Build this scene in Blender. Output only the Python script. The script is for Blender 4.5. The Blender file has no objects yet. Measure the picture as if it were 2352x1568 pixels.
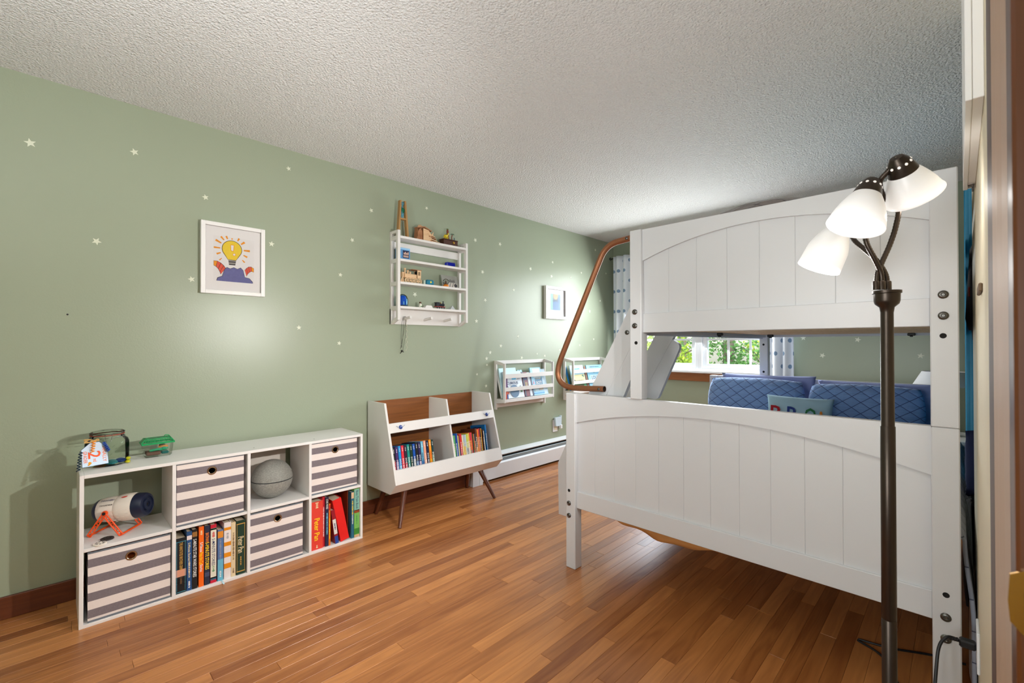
import bpy, bmesh, math, random
from mathutils import Vector, Matrix

random.seed(7)
C = bpy.context.scene.collection
SC = bpy.context.scene
R = math.radians

# ------------------------------------------------------------------ camera
yaw, pitch, roll = R(44.65), R(0.43), R(-0.067)
fw = Vector((-math.sin(yaw), math.cos(yaw), 0)); rt = Vector((math.cos(yaw), math.sin(yaw), 0)); up = Vector((0, 0, 1))
f2 = fw*math.cos(pitch)+up*math.sin(pitch); u2 = up*math.cos(pitch)-fw*math.sin(pitch)
r3 = rt*math.cos(roll)+u2*math.sin(roll); u3 = u2*math.cos(roll)-rt*math.sin(roll)
cam = bpy.data.cameras.new('camera'); camo = bpy.data.objects.new('camera', cam); C.objects.link(camo)
camo.matrix_world = Matrix(((r3.x, u3.x, -f2.x, 0), (r3.y, u3.y, -f2.y, 0), (r3.z, u3.z, -f2.z, 1.2), (0, 0, 0, 1)))
cam.sensor_width = 36; cam.lens = 36*1040/2352; cam.clip_start = 0.03; cam.clip_end = 200
cam.dof.use_dof = True; cam.dof.focus_distance = 2.6; cam.dof.aperture_fstop = 9.0
SC.camera = camo

# ------------------------------------------------------------------ world, sun, area lights, exposure
W = bpy.data.worlds.new('world'); SC.world = W; W.use_nodes = True
wn = W.node_tree.nodes; wl = W.node_tree.links
bg = wn['Background']; sky = wn.new('ShaderNodeTexSky'); sky.sky_type = 'NISHITA'; sky.sun_disc = False
sky.sun_elevation = R(50); sky.sun_rotation = R(160); sky.air_density = 1.2; sky.dust_density = 2.5
wl.new(sky.outputs[0], bg.inputs[0]); bg.inputs[1].default_value = 0.9
def light(kind, name, loc, energy, color, rot=(0, 0, 0), **kw):
    l = bpy.data.lights.new(name, kind); l.energy = energy; l.color = color
    for k, v in kw.items(): setattr(l, k, v)
    o = bpy.data.objects.new(name, l); o.location = loc; o.rotation_euler = rot; C.objects.link(o); return o
light('SUN', 'sun', (0, 8, 6), 9.0, (1, .95, .86), (R(42), 0, R(-150)), angle=R(2))
light('AREA', 'window_daylight', (-1.95, 4.64, 1.55), 66, (.92, .965, 1.0), (R(-66), 0, 0), shape='RECTANGLE', size=1.5, size_y=1.1)
light('AREA', 'hall_fill', (1.0, -0.2, 2.25), 12, (1, .97, .93), (0, R(28), 0), shape='DISK', size=0.6)  # fill light added in the unseen hall, no known fixture
light('AREA', 'ceiling_fill', (-0.85, -0.6, 1.5), 40, (.925, .965, 1.0), (R(180), 0, 0), shape='DISK', size=0.5)  # upward area light added behind the camera to brighten the ceiling
light('AREA', 'front_fill', (-0.62, -1.25, 1.18), 12, (.93, .97, 1.0), (R(90), 0, R(3)), shape='DISK', size=0.8, spread=R(100))  # soft light added behind the camera to lift bed and far wall
HEAD_POWER = (44.0, 0.5, 128.0)      # the two left heads are aimed at the left wall, the right one is dim
SC.view_settings.view_transform = 'Standard'; SC.view_settings.look = 'None'
SC.view_settings.exposure = 0.0; SC.view_settings.gamma = 1.0
try: SC.view_settings.use_curve_mapping = False
except Exception: pass
SC.cycles.use_denoising = True
SC.cycles.max_bounces = 8; SC.cycles.diffuse_bounces = 4; SC.cycles.glossy_bounces = 4
SC.cycles.transparent_max_bounces = 12; SC.cycles.transmission_bounces = 6
SC.cycles.caustics_reflective = False; SC.cycles.caustics_refractive = False
SC.cycles.sample_clamp_indirect = 6.0

# ------------------------------------------------------------------ materials
def lin(c):
    if isinstance(c, str):
        c = c.lstrip('#'); c = tuple(int(c[i:i+2], 16) for i in (0, 2, 4))
    f = lambda v: v/12.92 if v <= .04045 else ((v+.055)/1.055)**2.4
    return tuple(f(v/255) for v in c)+(1,)
MATS = {}
def nn(nt, t, **kw):
    n = nt.nodes.new(t)
    for k, v in kw.items(): setattr(n, k, v)
    return n
def pm(name, col, rough=.5, metal=0., var=.05, vscale=14., bump=0., bscale=200., spec=.5, coat=0., trans=0., alpha=1., ior=1.45, emit=None, estr=0.):
    """principled material with a procedural noise in colour and, if asked, relief"""
    if name in MATS: return MATS[name]
    m = bpy.data.materials.new(name); m.use_nodes = True; nt = m.node_tree; b = nt.nodes['Principled BSDF']
    L = nt.links.new; c = lin(col)
    tc = nn(nt, 'ShaderNodeTexCoord')
    if var > 0:
        nz = nn(nt, 'ShaderNodeTexNoise'); nz.inputs['Scale'].default_value = vscale; nz.inputs['Detail'].default_value = 3
        L(tc.outputs['Object'], nz.inputs['Vector'])
        mx = nn(nt, 'ShaderNodeMix', data_type='RGBA'); L(nz.outputs['Fac'], mx.inputs['Factor'])
        mx.inputs['A'].default_value = tuple(v*(1-var) for v in c[:3])+(1,); mx.inputs['B'].default_value = tuple(min(1, v*(1+var)) for v in c[:3])+(1,)
        L(mx.outputs['Result'], b.inputs['Base Color'])
    else: b.inputs['Base Color'].default_value = c
    b.inputs['Roughness'].default_value = rough; b.inputs['Metallic'].default_value = metal
    b.inputs['Specular IOR Level'].default_value = spec; b.inputs['Coat Weight'].default_value = coat
    b.inputs['Transmission Weight'].default_value = trans; b.inputs['Alpha'].default_value = alpha; b.inputs['IOR'].default_value = ior
    if emit: b.inputs['Emission Color'].default_value = lin(emit); b.inputs['Emission Strength'].default_value = estr
    if bump:
        n2 = nn(nt, 'ShaderNodeTexNoise'); n2.inputs['Scale'].default_value = bscale; n2.inputs['Detail'].default_value = 4
        L(tc.outputs['Object'], n2.inputs['Vector'])
        bp = nn(nt, 'ShaderNodeBump'); bp.inputs['Strength'].default_value = bump; bp.inputs['Distance'].default_value = .004
        L(n2.outputs['Fac'], bp.inputs['Height']); L(bp.outputs['Normal'], b.inputs['Normal'])
    MATS[name] = m; return m
def math_n(nt, op, a, b=None, c=None):
    n = nn(nt, 'ShaderNodeMath', operation=op)
    for i, v in enumerate((a, b, c)):
        if v is None: continue
        if isinstance(v, (int, float)): n.inputs[i].default_value = v
        else: nt.links.new(v, n.inputs[i])
    return n.outputs[0]
def mixc(nt, fac, a, b):
    n = nn(nt, 'ShaderNodeMix', data_type='RGBA')
    for s, v in (('Factor', fac), ('A', a), ('B', b)):
        if isinstance(v, (int, float)): n.inputs[s].default_value = v
        elif isinstance(v, tuple): n.inputs[s].default_value = v
        else: nt.links.new(v, n.inputs[s])
    return n.outputs['Result']
def newmat(name, rough=.5):
    m = bpy.data.materials.new(name); m.use_nodes = True; MATS[name] = m
    b = m.node_tree.nodes['Principled BSDF']; b.inputs['Roughness'].default_value = rough
    return m, m.node_tree, b
def wood_mat(name, c1, c2, axis='Y', rough=.35, perobj=0., gs=1., coat=0., islands=False):
    """straight-grained wood; grain runs along the given axis"""
    m, nt, b = newmat(name, rough); L = nt.links.new
    tc = nn(nt, 'ShaderNodeNewGeometry'); oi = nn(nt, 'ShaderNodeObjectInfo')
    rnd = oi.outputs['Random']
    if islands: rnd = math_n(nt, 'FRACT', math_n(nt, 'ADD', rnd, tc.outputs['Random Per Island']))
    off = nn(nt, 'ShaderNodeVectorMath', operation='MULTIPLY_ADD')
    cmb = nn(nt, 'ShaderNodeCombineXYZ')
    for i in range(3): L(math_n(nt, 'MULTIPLY', rnd, (37.1, 91.7, 53.3)[i]), cmb.inputs[i])
    L(tc.outputs['Position'], off.inputs[0])
    sc = {'X': (4*gs, 60*gs, 60*gs), 'Y': (60*gs, 4*gs, 60*gs), 'Z': (60*gs, 60*gs, 4*gs)}[axis]
    off.inputs[1].default_value = sc; L(cmb.outputs[0], off.inputs[2])
    n1 = nn(nt, 'ShaderNodeTexNoise'); n1.inputs['Scale'].default_value = 1.0; n1.inputs['Detail'].default_value = 5; n1.inputs['Roughness'].default_value = .6; n1.inputs['Distortion'].default_value = .6
    L(off.outputs[0], n1.inputs['Vector'])
    n2 = nn(nt, 'ShaderNodeTexNoise'); n2.inputs['Scale'].default_value = .22; n2.inputs['Detail'].default_value = 2; n2.inputs['Distortion'].default_value = 1.2
    L(off.outputs[0], n2.inputs['Vector'])
    ring = math_n(nt, 'MULTIPLY', math_n(nt, 'SINE', math_n(nt, 'MULTIPLY', n2.outputs['Fac'], 42)), .5)
    f = math_n(nt, 'ADD', math_n(nt, 'MULTIPLY_ADD', n1.outputs['Fac'], .5, .13), math_n(nt, 'MULTIPLY', ring, .16))
    f = math_n(nt, 'ADD', f, math_n(nt, 'MULTIPLY', math_n(nt, 'SUBTRACT', rnd, .45), perobj))
    cl = nn(nt, 'ShaderNodeClamp'); L(f, cl.inputs[0])
    col = mixc(nt, cl.outputs[0], lin(c1), lin(c2)); L(col, b.inputs['Base Color'])
    bp = nn(nt, 'ShaderNodeBump'); bp.inputs['Strength'].default_value = .12; bp.inputs['Distance'].default_value = .001
    L(n1.outputs['Fac'], bp.inputs['Height']); L(bp.outputs[0], b.inputs['Normal'])
    b.inputs['Coat Weight'].default_value = coat; b.inputs['Coat Roughness'].default_value = .26
    return m

WHITE = pm('white_paint', (226, 223, 219), .38, var=.02)
BEDW = pm('bed_white', (208, 209, 211), .42, var=.015, vscale=8, bump=.02, bscale=90)
SHELFW = pm('laminate_white', (232, 229, 226), .45, var=.015)
WALLG = pm('sage_wall', (155, 164, 142), .31, var=.02, vscale=2.5, bump=.10, bscale=130, spec=.42)
CREAM = pm('cream_wall', (226, 214, 186), .5, var=.02, bump=.05)
CEIL = None
def ceiling_mat():
    m, nt, b = newmat('popcorn_ceiling', .95); L = nt.links.new
    g = nn(nt, 'ShaderNodeNewGeometry')
    n1 = nn(nt, 'ShaderNodeTexNoise'); n1.inputs['Scale'].default_value = 100; n1.inputs['Detail'].default_value = 3; n1.inputs['Roughness'].default_value = .65
    L(g.outputs['Position'], n1.inputs['Vector'])
    v = nn(nt, 'ShaderNodeTexVoronoi'); v.inputs['Scale'].default_value = 95; L(g.outputs['Position'], v.inputs['Vector'])
    h = math_n(nt, 'SUBTRACT', n1.outputs['Fac'], math_n(nt, 'MULTIPLY', v.outputs['Distance'], .45))
    bp = nn(nt, 'ShaderNodeBump'); bp.inputs['Strength'].default_value = .9; bp.inputs['Distance'].default_value = .016
    L(h, bp.inputs['Height']); L(bp.outputs[0], b.inputs['Normal'])
    L(mixc(nt, n1.outputs['Fac'], lin((220, 219, 217)), lin((246, 245, 243))), b.inputs['Base Color'])
    return m
CEIL = ceiling_mat()
FLOORW = wood_mat('oak_strip_floor', (126, 68, 28), (216, 146, 84), 'Y', .36, .55, .75, .25, islands=True)
BASEW = wood_mat('stained_baseboard', (64, 28, 12), (128, 66, 34), 'Y', .4)
TRIMW = wood_mat('window_apron_wood', (112, 62, 26), (178, 112, 58), 'X', .4)
JAMBW = wood_mat('door_jamb_wood', (64, 31, 8), (104, 55, 18), 'Z', .35, 0, .8)
CASEW = wood_mat('walnut_panel', (104, 56, 18), (166, 100, 44), 'Y', .45, 0, .9)
LEGW = wood_mat('walnut_leg', (70, 32, 16), (118, 62, 34), 'Z', .3)
PLY = wood_mat('laser_plywood', (206, 164, 120), (236, 206, 166), 'Y', .6, .2)
PLYD = wood_mat('plywood_brown', (140, 90, 56), (190, 136, 92), 'Y', .6, .2)
BLACK = pm('black_plastic', (22, 22, 24), .45)
DARK = pm('dark_hole', (12, 11, 10), .8)
STEEL = pm('steel_bolt', (104, 102, 98), .35, 1.0)
BRONZE = pm('bronze_tube', (152, 102, 72), .46, .7, var=.05)
LAMPM = pm('lamp_bronze', (68, 59, 52), .36, .85, var=.06)
BRASS = pm('brass_plate', (200, 152, 70), .25, 1.0)
PAPER = pm('book_pages', (222, 208, 184), .8, var=.08, vscale=60)

# ------------------------------------------------------------------ geometry helpers
ORG = {}
class MB:
    def __init__(s): s.bm = bmesh.new(); s.uv = None; s.M = None
    def v(s, p):
        p = Vector(p)
        if s.M is not None: p = s.M @ p
        return s.bm.verts.new(p)
    def face(s, vs, mi=0):
        try: f = s.bm.faces.new(vs); f.material_index = mi; return f
        except ValueError: return None
    def poly(s, pts, mi=0): return s.face([s.v(p) for p in pts], mi)
    def box(s, x0, x1, y0, y1, z0, z1, bev=0., mi=0):
        if x0 > x1: x0, x1 = x1, x0
        if y0 > y1: y0, y1 = y1, y0
        if z0 > z1: z0, z1 = z1, z0
        if bev <= 0:
            a = [s.v((x, y, z)) for z in (z0, z1) for y in (y0, y1) for x in (x0, x1)]
            for q in ((0, 2, 3, 1), (4, 5, 7, 6), (0, 1, 5, 4), (2, 6, 7, 3), (0, 4, 6, 2), (1, 3, 7, 5)): s.face([a[i] for i in q], mi)
            return s
        e = min(bev, (x1-x0)*.49, (y1-y0)*.49, (z1-z0)*.49)
        g = {}
        for i, X in enumerate((x0, x1)):
            for j, Y in enumerate((y0, y1)):
                for k, Z in enumerate((z0, z1)):
                    dx, dy, dz = (e if i == 0 else -e), (e if j == 0 else -e), (e if k == 0 else -e)
                    g[i, j, k] = (s.v((X, Y+dy, Z+dz)), s.v((X+dx, Y, Z+dz)), s.v((X+dx, Y+dy, Z)))
        F = s.face
        for i in (0, 1):
            q = [g[i, 0, 0][0], g[i, 1, 0][0], g[i, 1, 1][0], g[i, 0, 1][0]]; F(q if i else q[::-1], mi)
            q = [g[0, i, 0][1], g[0, i, 1][1], g[1, i, 1][1], g[1, i, 0][1]]; F(q if i else q[::-1], mi)
            q = [g[0, 0, i][2], g[1, 0, i][2], g[1, 1, i][2], g[0, 1, i][2]]; F(q if i else q[::-1], mi)
        for a in (0, 1):
            for b in (0, 1):
                F([g[0, a, b][1], g[1, a, b][1], g[1, a, b][2], g[0, a, b][2]], mi)
                F([g[a, 0, b][0], g[a, 1, b][0], g[a, 1, b][2], g[a, 0, b][2]], mi)
                F([g[a, b, 0][0], g[a, b, 1][0], g[a, b, 1][1], g[a, b, 0][1]], mi)
                for c in (0, 1): F(list(g[a, b, c]), mi)
        s.fix = True
        return s
    def prism(s, poly, axis, a0, a1, mi=0):
        def P(u, w, a): return {'x': (a, u, w), 'y': (u, a, w), 'z': (u, w, a)}[axis]
        A = [s.v(P(u, w, a0)) for u, w in poly]; B = [s.v(P(u, w, a1)) for u, w in poly]
        n = len(poly)
        s.face(A[::-1], mi); s.face(B, mi)
        for i in range(n): s.face([A[i], A[(i+1) % n], B[(i+1) % n], B[i]], mi)
        s.fix = True; return s
    def ring(s, c, n, r, seg, up=None):
        n = Vector(n).normalized(); a = n.orthogonal().normalized() if up is None else (Vector(up)-n*n.dot(Vector(up))).normalized(); b = n.cross(a)
        return [s.v(Vector(c)+a*(r*math.cos(2*math.pi*i/seg))+b*(r*math.sin(2*math.pi*i/seg))) for i in range(seg)]
    def cyl(s, p0, p1, r0, r1=None, seg=14, caps=True, mi=0):
        r1 = r0 if r1 is None else r1; p0 = Vector(p0); p1 = Vector(p1); d = p1-p0
        A = s.ring(p0, d, r0, seg); B = s.ring(p1, d, r1, seg)
        for i in range(seg): s.face([A[i], A[(i+1) % seg], B[(i+1) % seg], B[i]], mi)
        if caps: s.face(A[::-1], mi); s.face(B, mi)
        return s
    def lathe(s, prof, c=(0, 0, 0), d=(0, 0, 1), seg=20, close=True, mi=0):
        c = Vector(c); d = Vector(d).normalized(); rings = []
        for r, h in prof:
            rings.append(s.ring(c+d*h, d, max(r, 1e-5), seg))
        for A, B in zip(rings, rings[1:]):
            for i in range(seg): s.face([A[i], A[(i+1) % seg], B[(i+1) % seg], B[i]], mi)
        if close: s.face(rings[0][::-1], mi); s.face(rings[-1], mi)
        return s
    def tube(s, path, r, seg=10, caps=True, mi=0, radii=None):
        path = [Vector(p) for p in path]; rings = []; prev = None
        for i, p in enumerate(path):
            d = (path[min(i+1, len(path)-1)]-path[max(i-1, 0)]).normalized()
            if prev is None: prev = d.orthogonal().normalized()
            prev = (prev-d*prev.dot(d)).normalized()
            rings.append(s.ring(p, d, radii[min(i, len(radii)-1)] if radii else r, seg, up=prev))
        for A, B in zip(rings, rings[1:]):
            for i in range(seg): s.face([A[i], A[(i+1) % seg], B[(i+1) % seg], B[i]], mi)
        if caps: s.face(rings[0][::-1], mi); s.face(rings[-1], mi)
        return s
    def ball(s, c, r, sc=(1, 1, 1), u=14, w=9, mi=0, half=0):
        c = Vector(c); rows = []
        lo = 0 if not half else w//2
        for j in range(w+1):
            t = -math.pi/2+math.pi*j/w
            if half and t < -.02: continue
            rr = max(math.cos(t), 1e-4)
            rows.append([s.v(c+Vector((r*sc[0]*rr*math.cos(2*math.pi*i/u), r*sc[1]*rr*math.sin(2*math.pi*i/u), r*sc[2]*math.sin(t)))) for i in range(u)])
        for A, B in zip(rows, rows[1:]):
            for i in range(u): s.face([A[i], A[(i+1) % u], B[(i+1) % u], B[i]], mi)
        s.face(rows[0][::-1], mi); s.face(rows[-1], mi)
        return s
    def build(s, name, mat, parent=None, smooth=False, local=False, kind=None, label=None):
        bm = s.bm
        bmesh.ops.recalc_face_normals(bm, faces=bm.faces[:])
        me = bpy.data.meshes.new(name)
        if parent is not None and not local:
            o0 = ORG.get(parent.as_pointer(), Vector((0, 0, 0)))
            for v in bm.verts: v.co -= o0
        bm.to_mesh(me); bm.free()
        for m in (mat if isinstance(mat, (list, tuple)) else [mat]): me.materials.append(m)
        if smooth:
            me.shade_smooth()
            try: me.set_sharp_from_angle(angle=R(40))
            except Exception: pass
        o = bpy.data.objects.new(name, me); C.objects.link(o)
        if parent is not None:
            o.parent = parent; ORG[o.as_pointer()] = ORG.get(parent.as_pointer(), Vector((0, 0, 0)))
        else: ORG[o.as_pointer()] = Vector((0, 0, 0))
        if kind: o['kind'] = kind
        if label: o['label'] = label
        return o
def thing(name, label, cat, loc=(0, 0, 0), group=None, M=None, kind=None):
    o = bpy.data.objects.new(name, None); C.objects.link(o); o.empty_display_size = .05
    if M is not None: o.matrix_world = M
    else: o.location = loc
    ORG[o.as_pointer()] = Vector(o.matrix_world.translation) if M is not None else Vector(loc)
    if label: o['label'] = label
    if cat: o['category'] = cat
    if group: o['group'] = group
    if kind: o['kind'] = kind
    return o
def tag(o, label, cat, group=None):
    o['label'] = label; o['category'] = cat
    if group: o['group'] = group
    return o
def bx(name, mat, parent, x0, x1, y0, y1, z0, z1, bev=.0, **kw): return MB().box(x0, x1, y0, y1, z0, z1, bev).build(name, mat, parent, **kw)
TXT = {}
def text_geo(s):
    if s in TXT: return TXT[s]
    cu = bpy.data.curves.new('lettering', 'FONT'); cu.body = s; cu.size = 1; cu.resolution_u = 2; cu.offset = .012
    o = bpy.data.objects.new('lettering', cu); C.objects.link(o)
    dg = bpy.context.evaluated_depsgraph_get(); dg.update()
    me = bpy.data.meshes.new_from_object(o.evaluated_get(dg))
    vs = [v.co.copy() for v in me.vertices]; fs = [tuple(p.vertices) for p in me.polygons]
    xs = [v.x for v in vs]; ys = [v.y for v in vs]
    x0, x1, y0, y1 = min(xs), max(xs), min(ys), max(ys)
    vs = [((v.x-x0)/(x1-x0)-.5, (v.y-y0)/(y1-y0)-.5) for v in vs]
    TXT[s] = (vs, fs, (x1-x0)/(y1-y0))
    bpy.data.objects.remove(o); bpy.data.curves.remove(cu); bpy.data.meshes.remove(me)
    return TXT[s]
def lettering(s, mat, parent, c, xd, yd, w, h=None, local=True, name='lettering', maxh=None):
    vs, fs, asp = text_geo(s)
    if h is None: h = w/asp
    if maxh and h > maxh: h = maxh
    c, xd, yd = Vector(c), Vector(xd).normalized(), Vector(yd).normalized()
    if not local: c = c-ORG[parent.as_pointer()]
    me = bpy.data.meshes.new(name); me.from_pydata([c+xd*(x*w)+yd*(y*h) for x, y in vs], [], fs); me.materials.append(mat)
    o = bpy.data.objects.new(name, me); C.objects.link(o); o.parent = parent; return o
def fillet(pts, rad, n=8):
    pts = [Vector(p) for p in pts]; out = [pts[0]]
    for i in range(1, len(pts)-1):
        a, b, c = pts[i-1], pts[i], pts[i+1]; r = rad[i-1] if isinstance(rad, (list, tuple)) else rad
        u = (a-b).normalized(); w = (c-b).normalized(); ang = u.angle(w); t = r/math.tan(ang/2)
        t = min(t, (a-b).length*.49 if i > 1 else (a-b).length*.95, (c-b).length*.49 if i < len(pts)-2 else (c-b).length*.95)
        p0 = b+u*t; p1 = b+w*t
        for k in range(n+1):
            s_ = k/n; out.append(p0*(1-s_)**2+b*2*s_*(1-s_)+p1*s_**2)
    out.append(pts[-1]); return out
def spline(pts, n=8):
    pts = [Vector(p) for p in pts]; P = [pts[0]*2-pts[1]]+pts+[pts[-1]*2-pts[-2]]; out = []
    for i in range(1, len(P)-2):
        a, b, c, d = P[i-1:i+3]
        for k in range(n):
            t = k/n; out.append(.5*((2*b)+(c-a)*t+(2*a-5*b+4*c-d)*t*t+(3*b-3*c+d-a)*t**3))
    out.append(pts[-1]); return out
# ================================================================== structure
WX, FY, CZ, RX = -2.995, 4.79, 2.428, 0.036
S = dict(kind='structure')
bx('wall_left', WALLG, None, WX-.12, WX, -1.4, FY+.12, -.05, CZ, **S)
w = MB()   # far wall with the window opening
WX0, WX1, WZ0, WZ1 = -2.74, -1.17, .93, 2.12
w.box(WX, WX0, FY, FY+.14, -.05, CZ); w.box(WX1, 1.6, FY, FY+.14, -.05, CZ)
w.box(WX0, WX1, FY, FY+.14, -.05, WZ0); w.box(WX0, WX1, FY, FY+.14, WZ1, CZ)
w.build('wall_far', WALLG, None, **S)
w = MB(); w.box(RX, RX+.12, .50, 2.377, -.05, CZ)
w.build('wall_right', CREAM, None, **S)
w = MB(); w.box(RX, RX+.12, -1.4, -.45, -.05, CZ); w.box(RX, RX+.12, -.45, .50, 2.06, CZ); w.build('wall_right', CREAM, None, **S)
w = MB(); w.box(.72, .84, 2.377, FY, -.05, CZ); w.box(RX+.12, .84, 2.3, 2.377, -.05, CZ); w.build('wall_alcove', WALLG, None, **S)
bx('wall_back', WALLG, None, WX-.12, 1.7, -1.52, -1.4, -.05, CZ, **S)
w = MB(); w.box(1.58, 1.7, -1.4, 1.5, -.05, CZ); w.box(RX+.12, 1.7, 1.4, 1.52, -.05, CZ); w.build('wall_hall', CREAM, None, **S)
bx('ceiling', CEIL, None, WX-.12, 1.7, -1.52, FY+.14, CZ, CZ+.1, **S)
# ---- floor: strip boards
fl = bx('floor', pm('subfloor', (52, 28, 14), .8), None, WX-.02, 1.7, -1.5, FY, -.06, -.009, **S)
PW = .0572
pb = MB(); e = .0007; h0, h1 = -.0095, 0
A = [pb.v(p) for p in ((0, 0, h0), (PW, 0, h0), (PW, 1, h0), (0, 1, h0))]
B = [pb.v(p) for p in ((.0002, .0004, h1-e), (PW-.0002, .0004, h1-e), (PW-.0002, .9996, h1-e), (.0002, .9996, h1-e))]
T = [pb.v(p) for p in ((e, .0012, h1), (PW-e, .0012, h1), (PW-e, .9988, h1), (e, .9988, h1))]
for P_, Q_ in ((A, B), (B, T)):
    for i in range(4): pb.face([P_[i], P_[(i+1) % 4], Q_[(i+1) % 4], Q_[i]])
pb.face(T)
bmesh.ops.recalc_face_normals(pb.bm, faces=pb.bm.faces[:])
pme = bpy.data.meshes.new('plank'); pb.bm.to_mesh(pme); pb.bm.free(); pme.materials.append(FLOORW)
boards = []; rf = random.Random(21)
x = WX
while x < 1.6:
    y = -1.4-rf.random()*.8
    while y < FY:
        ln = rf.choice((.35, .55, .8, 1.0, 1.3, 1.6))*rf.uniform(.8, 1.2)
        boards.append((x, max(y, -1.4), min(y+ln, FY))); y += ln
    x += PW
def seen(b):
    xc, yc = b[0]+PW/2, (b[1]+b[2])/2; best = 0
    for yy in (b[1]+.05, yc, b[2]-.05):
        d = Vector((xc, yy, -1.2)); z = d.dot(f2); r_ = d.dot(r3)
        if z < .5 or xc > .05: continue
        u_, v_ = r_/z*1040, 1.2/z*1040
        if abs(u_) < 1200 and v_ < 800:
            k = (b[2]-b[1])*PW/z**3
            if xc > -1.45 and yy > 2.1: k *= .2
            best = max(best, k)
    return best
boards.sort(key=seen, reverse=True)
for b in boards[:298]:
    o = bpy.data.objects.new('plank', pme); C.objects.link(o); o.parent = fl
    o.location = (b[0], b[1], 0); o.scale = (1, b[2]-b[1], 1)
me = MB()
for b in boards[298:]: me.box(b[0], b[0]+PW, b[1], b[2], -.0095, 0, .0006)
me.build('plank', FLOORW, fl, kind='stuff')
# ---- skirting
bx('baseboard_left', BASEW, None, WX, WX+.016, -1.4, 2.49, 0, .098, .003, **S)
bx('baseboard_far', BASEW, None, WX+.1, .72, FY-.016, FY, 0, .098, .003, **S)
bx('baseboard_right', BASEW, None, RX-.012, RX, .62, 2.377, 0, .098, .003, **S)
# ---- window: two sliding sashes in one white frame
VINYL = pm('window_vinyl', (236, 240, 244), .35, var=.01)
GLASS = bpy.data.materials.new('window_glass'); GLASS.use_nodes = True
nt = GLASS.node_tree; nt.nodes.clear(); out = nt.nodes.new('ShaderNodeOutputMaterial'); tr = nt.nodes.new('ShaderNodeBsdfTransparent'); gl = nt.nodes.new('ShaderNodeBsdfGlossy'); mxs = nt.nodes.new('ShaderNodeMixShader')
gl.inputs['Roughness'].default_value = .02; fr = nt.nodes.new('ShaderNodeFresnel'); fr.inputs[0].default_value = 1.3
nt.links.new(fr.outputs[0], mxs.inputs[0]); nt.links.new(tr.outputs[0], mxs.inputs[1]); nt.links.new(gl.outputs[0], mxs.inputs[2]); nt.links.new(mxs.outputs[0], out.inputs[0])
def frame4(mb, x0, x1, z0, z1, y0, y1, t, bev=.003, tb=None):
    tb = tb or t
    mb.box(x0, x0+t, y0, y1, z0, z1, bev); mb.box(x1-t, x1, y0, y1, z0, z1, bev)
    mb.box(x0+t, x1-t, y0, y1, z0, z0+tb, bev); mb.box(x0+t, x1-t, y0, y1, z1-t, z1, bev)
for nm, (a, b) in (('window_1', (-2.735, -1.96)), ('window_2', (-1.96, -1.175))):
    m = MB(); frame4(m, a, b, .93, 2.11, FY-.005, FY+.10, .035)
    wi = m.build(nm, VINYL, None, **S)
    m = MB(); frame4(m, a+.035, b-.035, .955, 2.08, FY+.02, FY+.07, .045); m.build('sash', VINYL, wi)
    g0, g1, z0, z1 = a+.08, b-.08, .995, 2.035
    bx('pane', GLASS, wi, g0, g1, FY+.043, FY+.046, z0, z1)
    for k in (1, 2, 3):
        xx = g0+(g1-g0)*k/4 if False else g0+(g1-g0)*k/3
        if k < 3: bx('muntin', VINYL, wi, xx-.011, xx+.011, FY+.03, FY+.042, z0, z1, .002)
    for k in (1, 2, 3): bx('muntin', VINYL, wi, g0, g1, FY+.031, FY+.041, z0+(z1-z0)*k/4-.011, z0+(z1-z0)*k/4+.011, .002)
bx('trim_1', VINYL, None, -2.80, -1.10, FY-.035, FY, .90, .93, .006, **S)
bx('trim_2', TRIMW, None, -2.80, -1.12, FY-.018, FY, .815, .898, .003, **S)
m = MB(); m.box(-2.80, -2.735, FY-.012, FY, .93, 2.18, .003); m.box(-1.175, -1.11, FY-.012, FY, .93, 2.18, .003); m.box(-2.735, -1.175, FY-.012, FY, 2.11, 2.18, .003)
m.build('trim_3', VINYL, None, **S)
# ---- door casing beside the camera (moulding with reflection streaks put into its band colours) and the wooden jamb with its strike plate
CAS = [pm('casing_taupe', (98, 80, 76), .5, var=.05), pm('casing_cream', (176, 146, 122), .5, var=.05), pm('casing_brown', (82, 60, 50), .5, var=.05)]
prof = [(.037, .58), (.037, 1.12), (.0352, 1.10), (.0352, 1.06), (.0340, 1.03), (.0355, 1.0), (.0348, .92), (.0330, .90), (.0350, .86), (.0335, .80), (.0322, .78), (.0345, .74), (.0330, .66), (.0315, .60), (.0315, .58)]
m = MB(); m.prism([(x, y) for x, y in prof], 'z', 0, 2.1)
for f in m.bm.faces:
    c = f.calc_center_median().y
    f.material_index = 0 if c > .99 else (2 if c > .91 else (1 if c > .83 else (2 if c > .77 else (1 if c > .62 else 0))))
m.build('trim_4', CAS, None, **S)
dj = bx('door_1', JAMBW, None, .0265, .17, .46, .50, 0, 2.06, .002, **S)
bx('door_stop', JAMBW, dj, .042, .06, .44, .46, 0, 2.06, .003)
m = MB()
cx0, cx1, zc, hh = .0234, .0415, 1.026, .0255
pts = []
for k in range(7): t = R(90+180*k/6); pts.append((cx0+.006+.006*math.cos(t), zc+hh*math.sin(t)*1.0))
pts = [(cx1, zc+hh), (cx0+.012, zc+hh), (cx0, zc+hh*.7), (cx0-.001, zc), (cx0, zc-hh*.55), (cx0+.010, zc-hh), (cx1, zc-hh)]
m.prism(pts, 'y', .4572, .4598); sp = m.build('strike_plate', BRASS, dj, label='brass strike plate')
bx('latch_hole', DARK, sp, .030, .038, .4568, .4575, zc-.012, zc+.008)
bx('screw', STEEL, sp, .031, .034, .4568, .4575, zc+.015, zc+.018)
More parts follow.
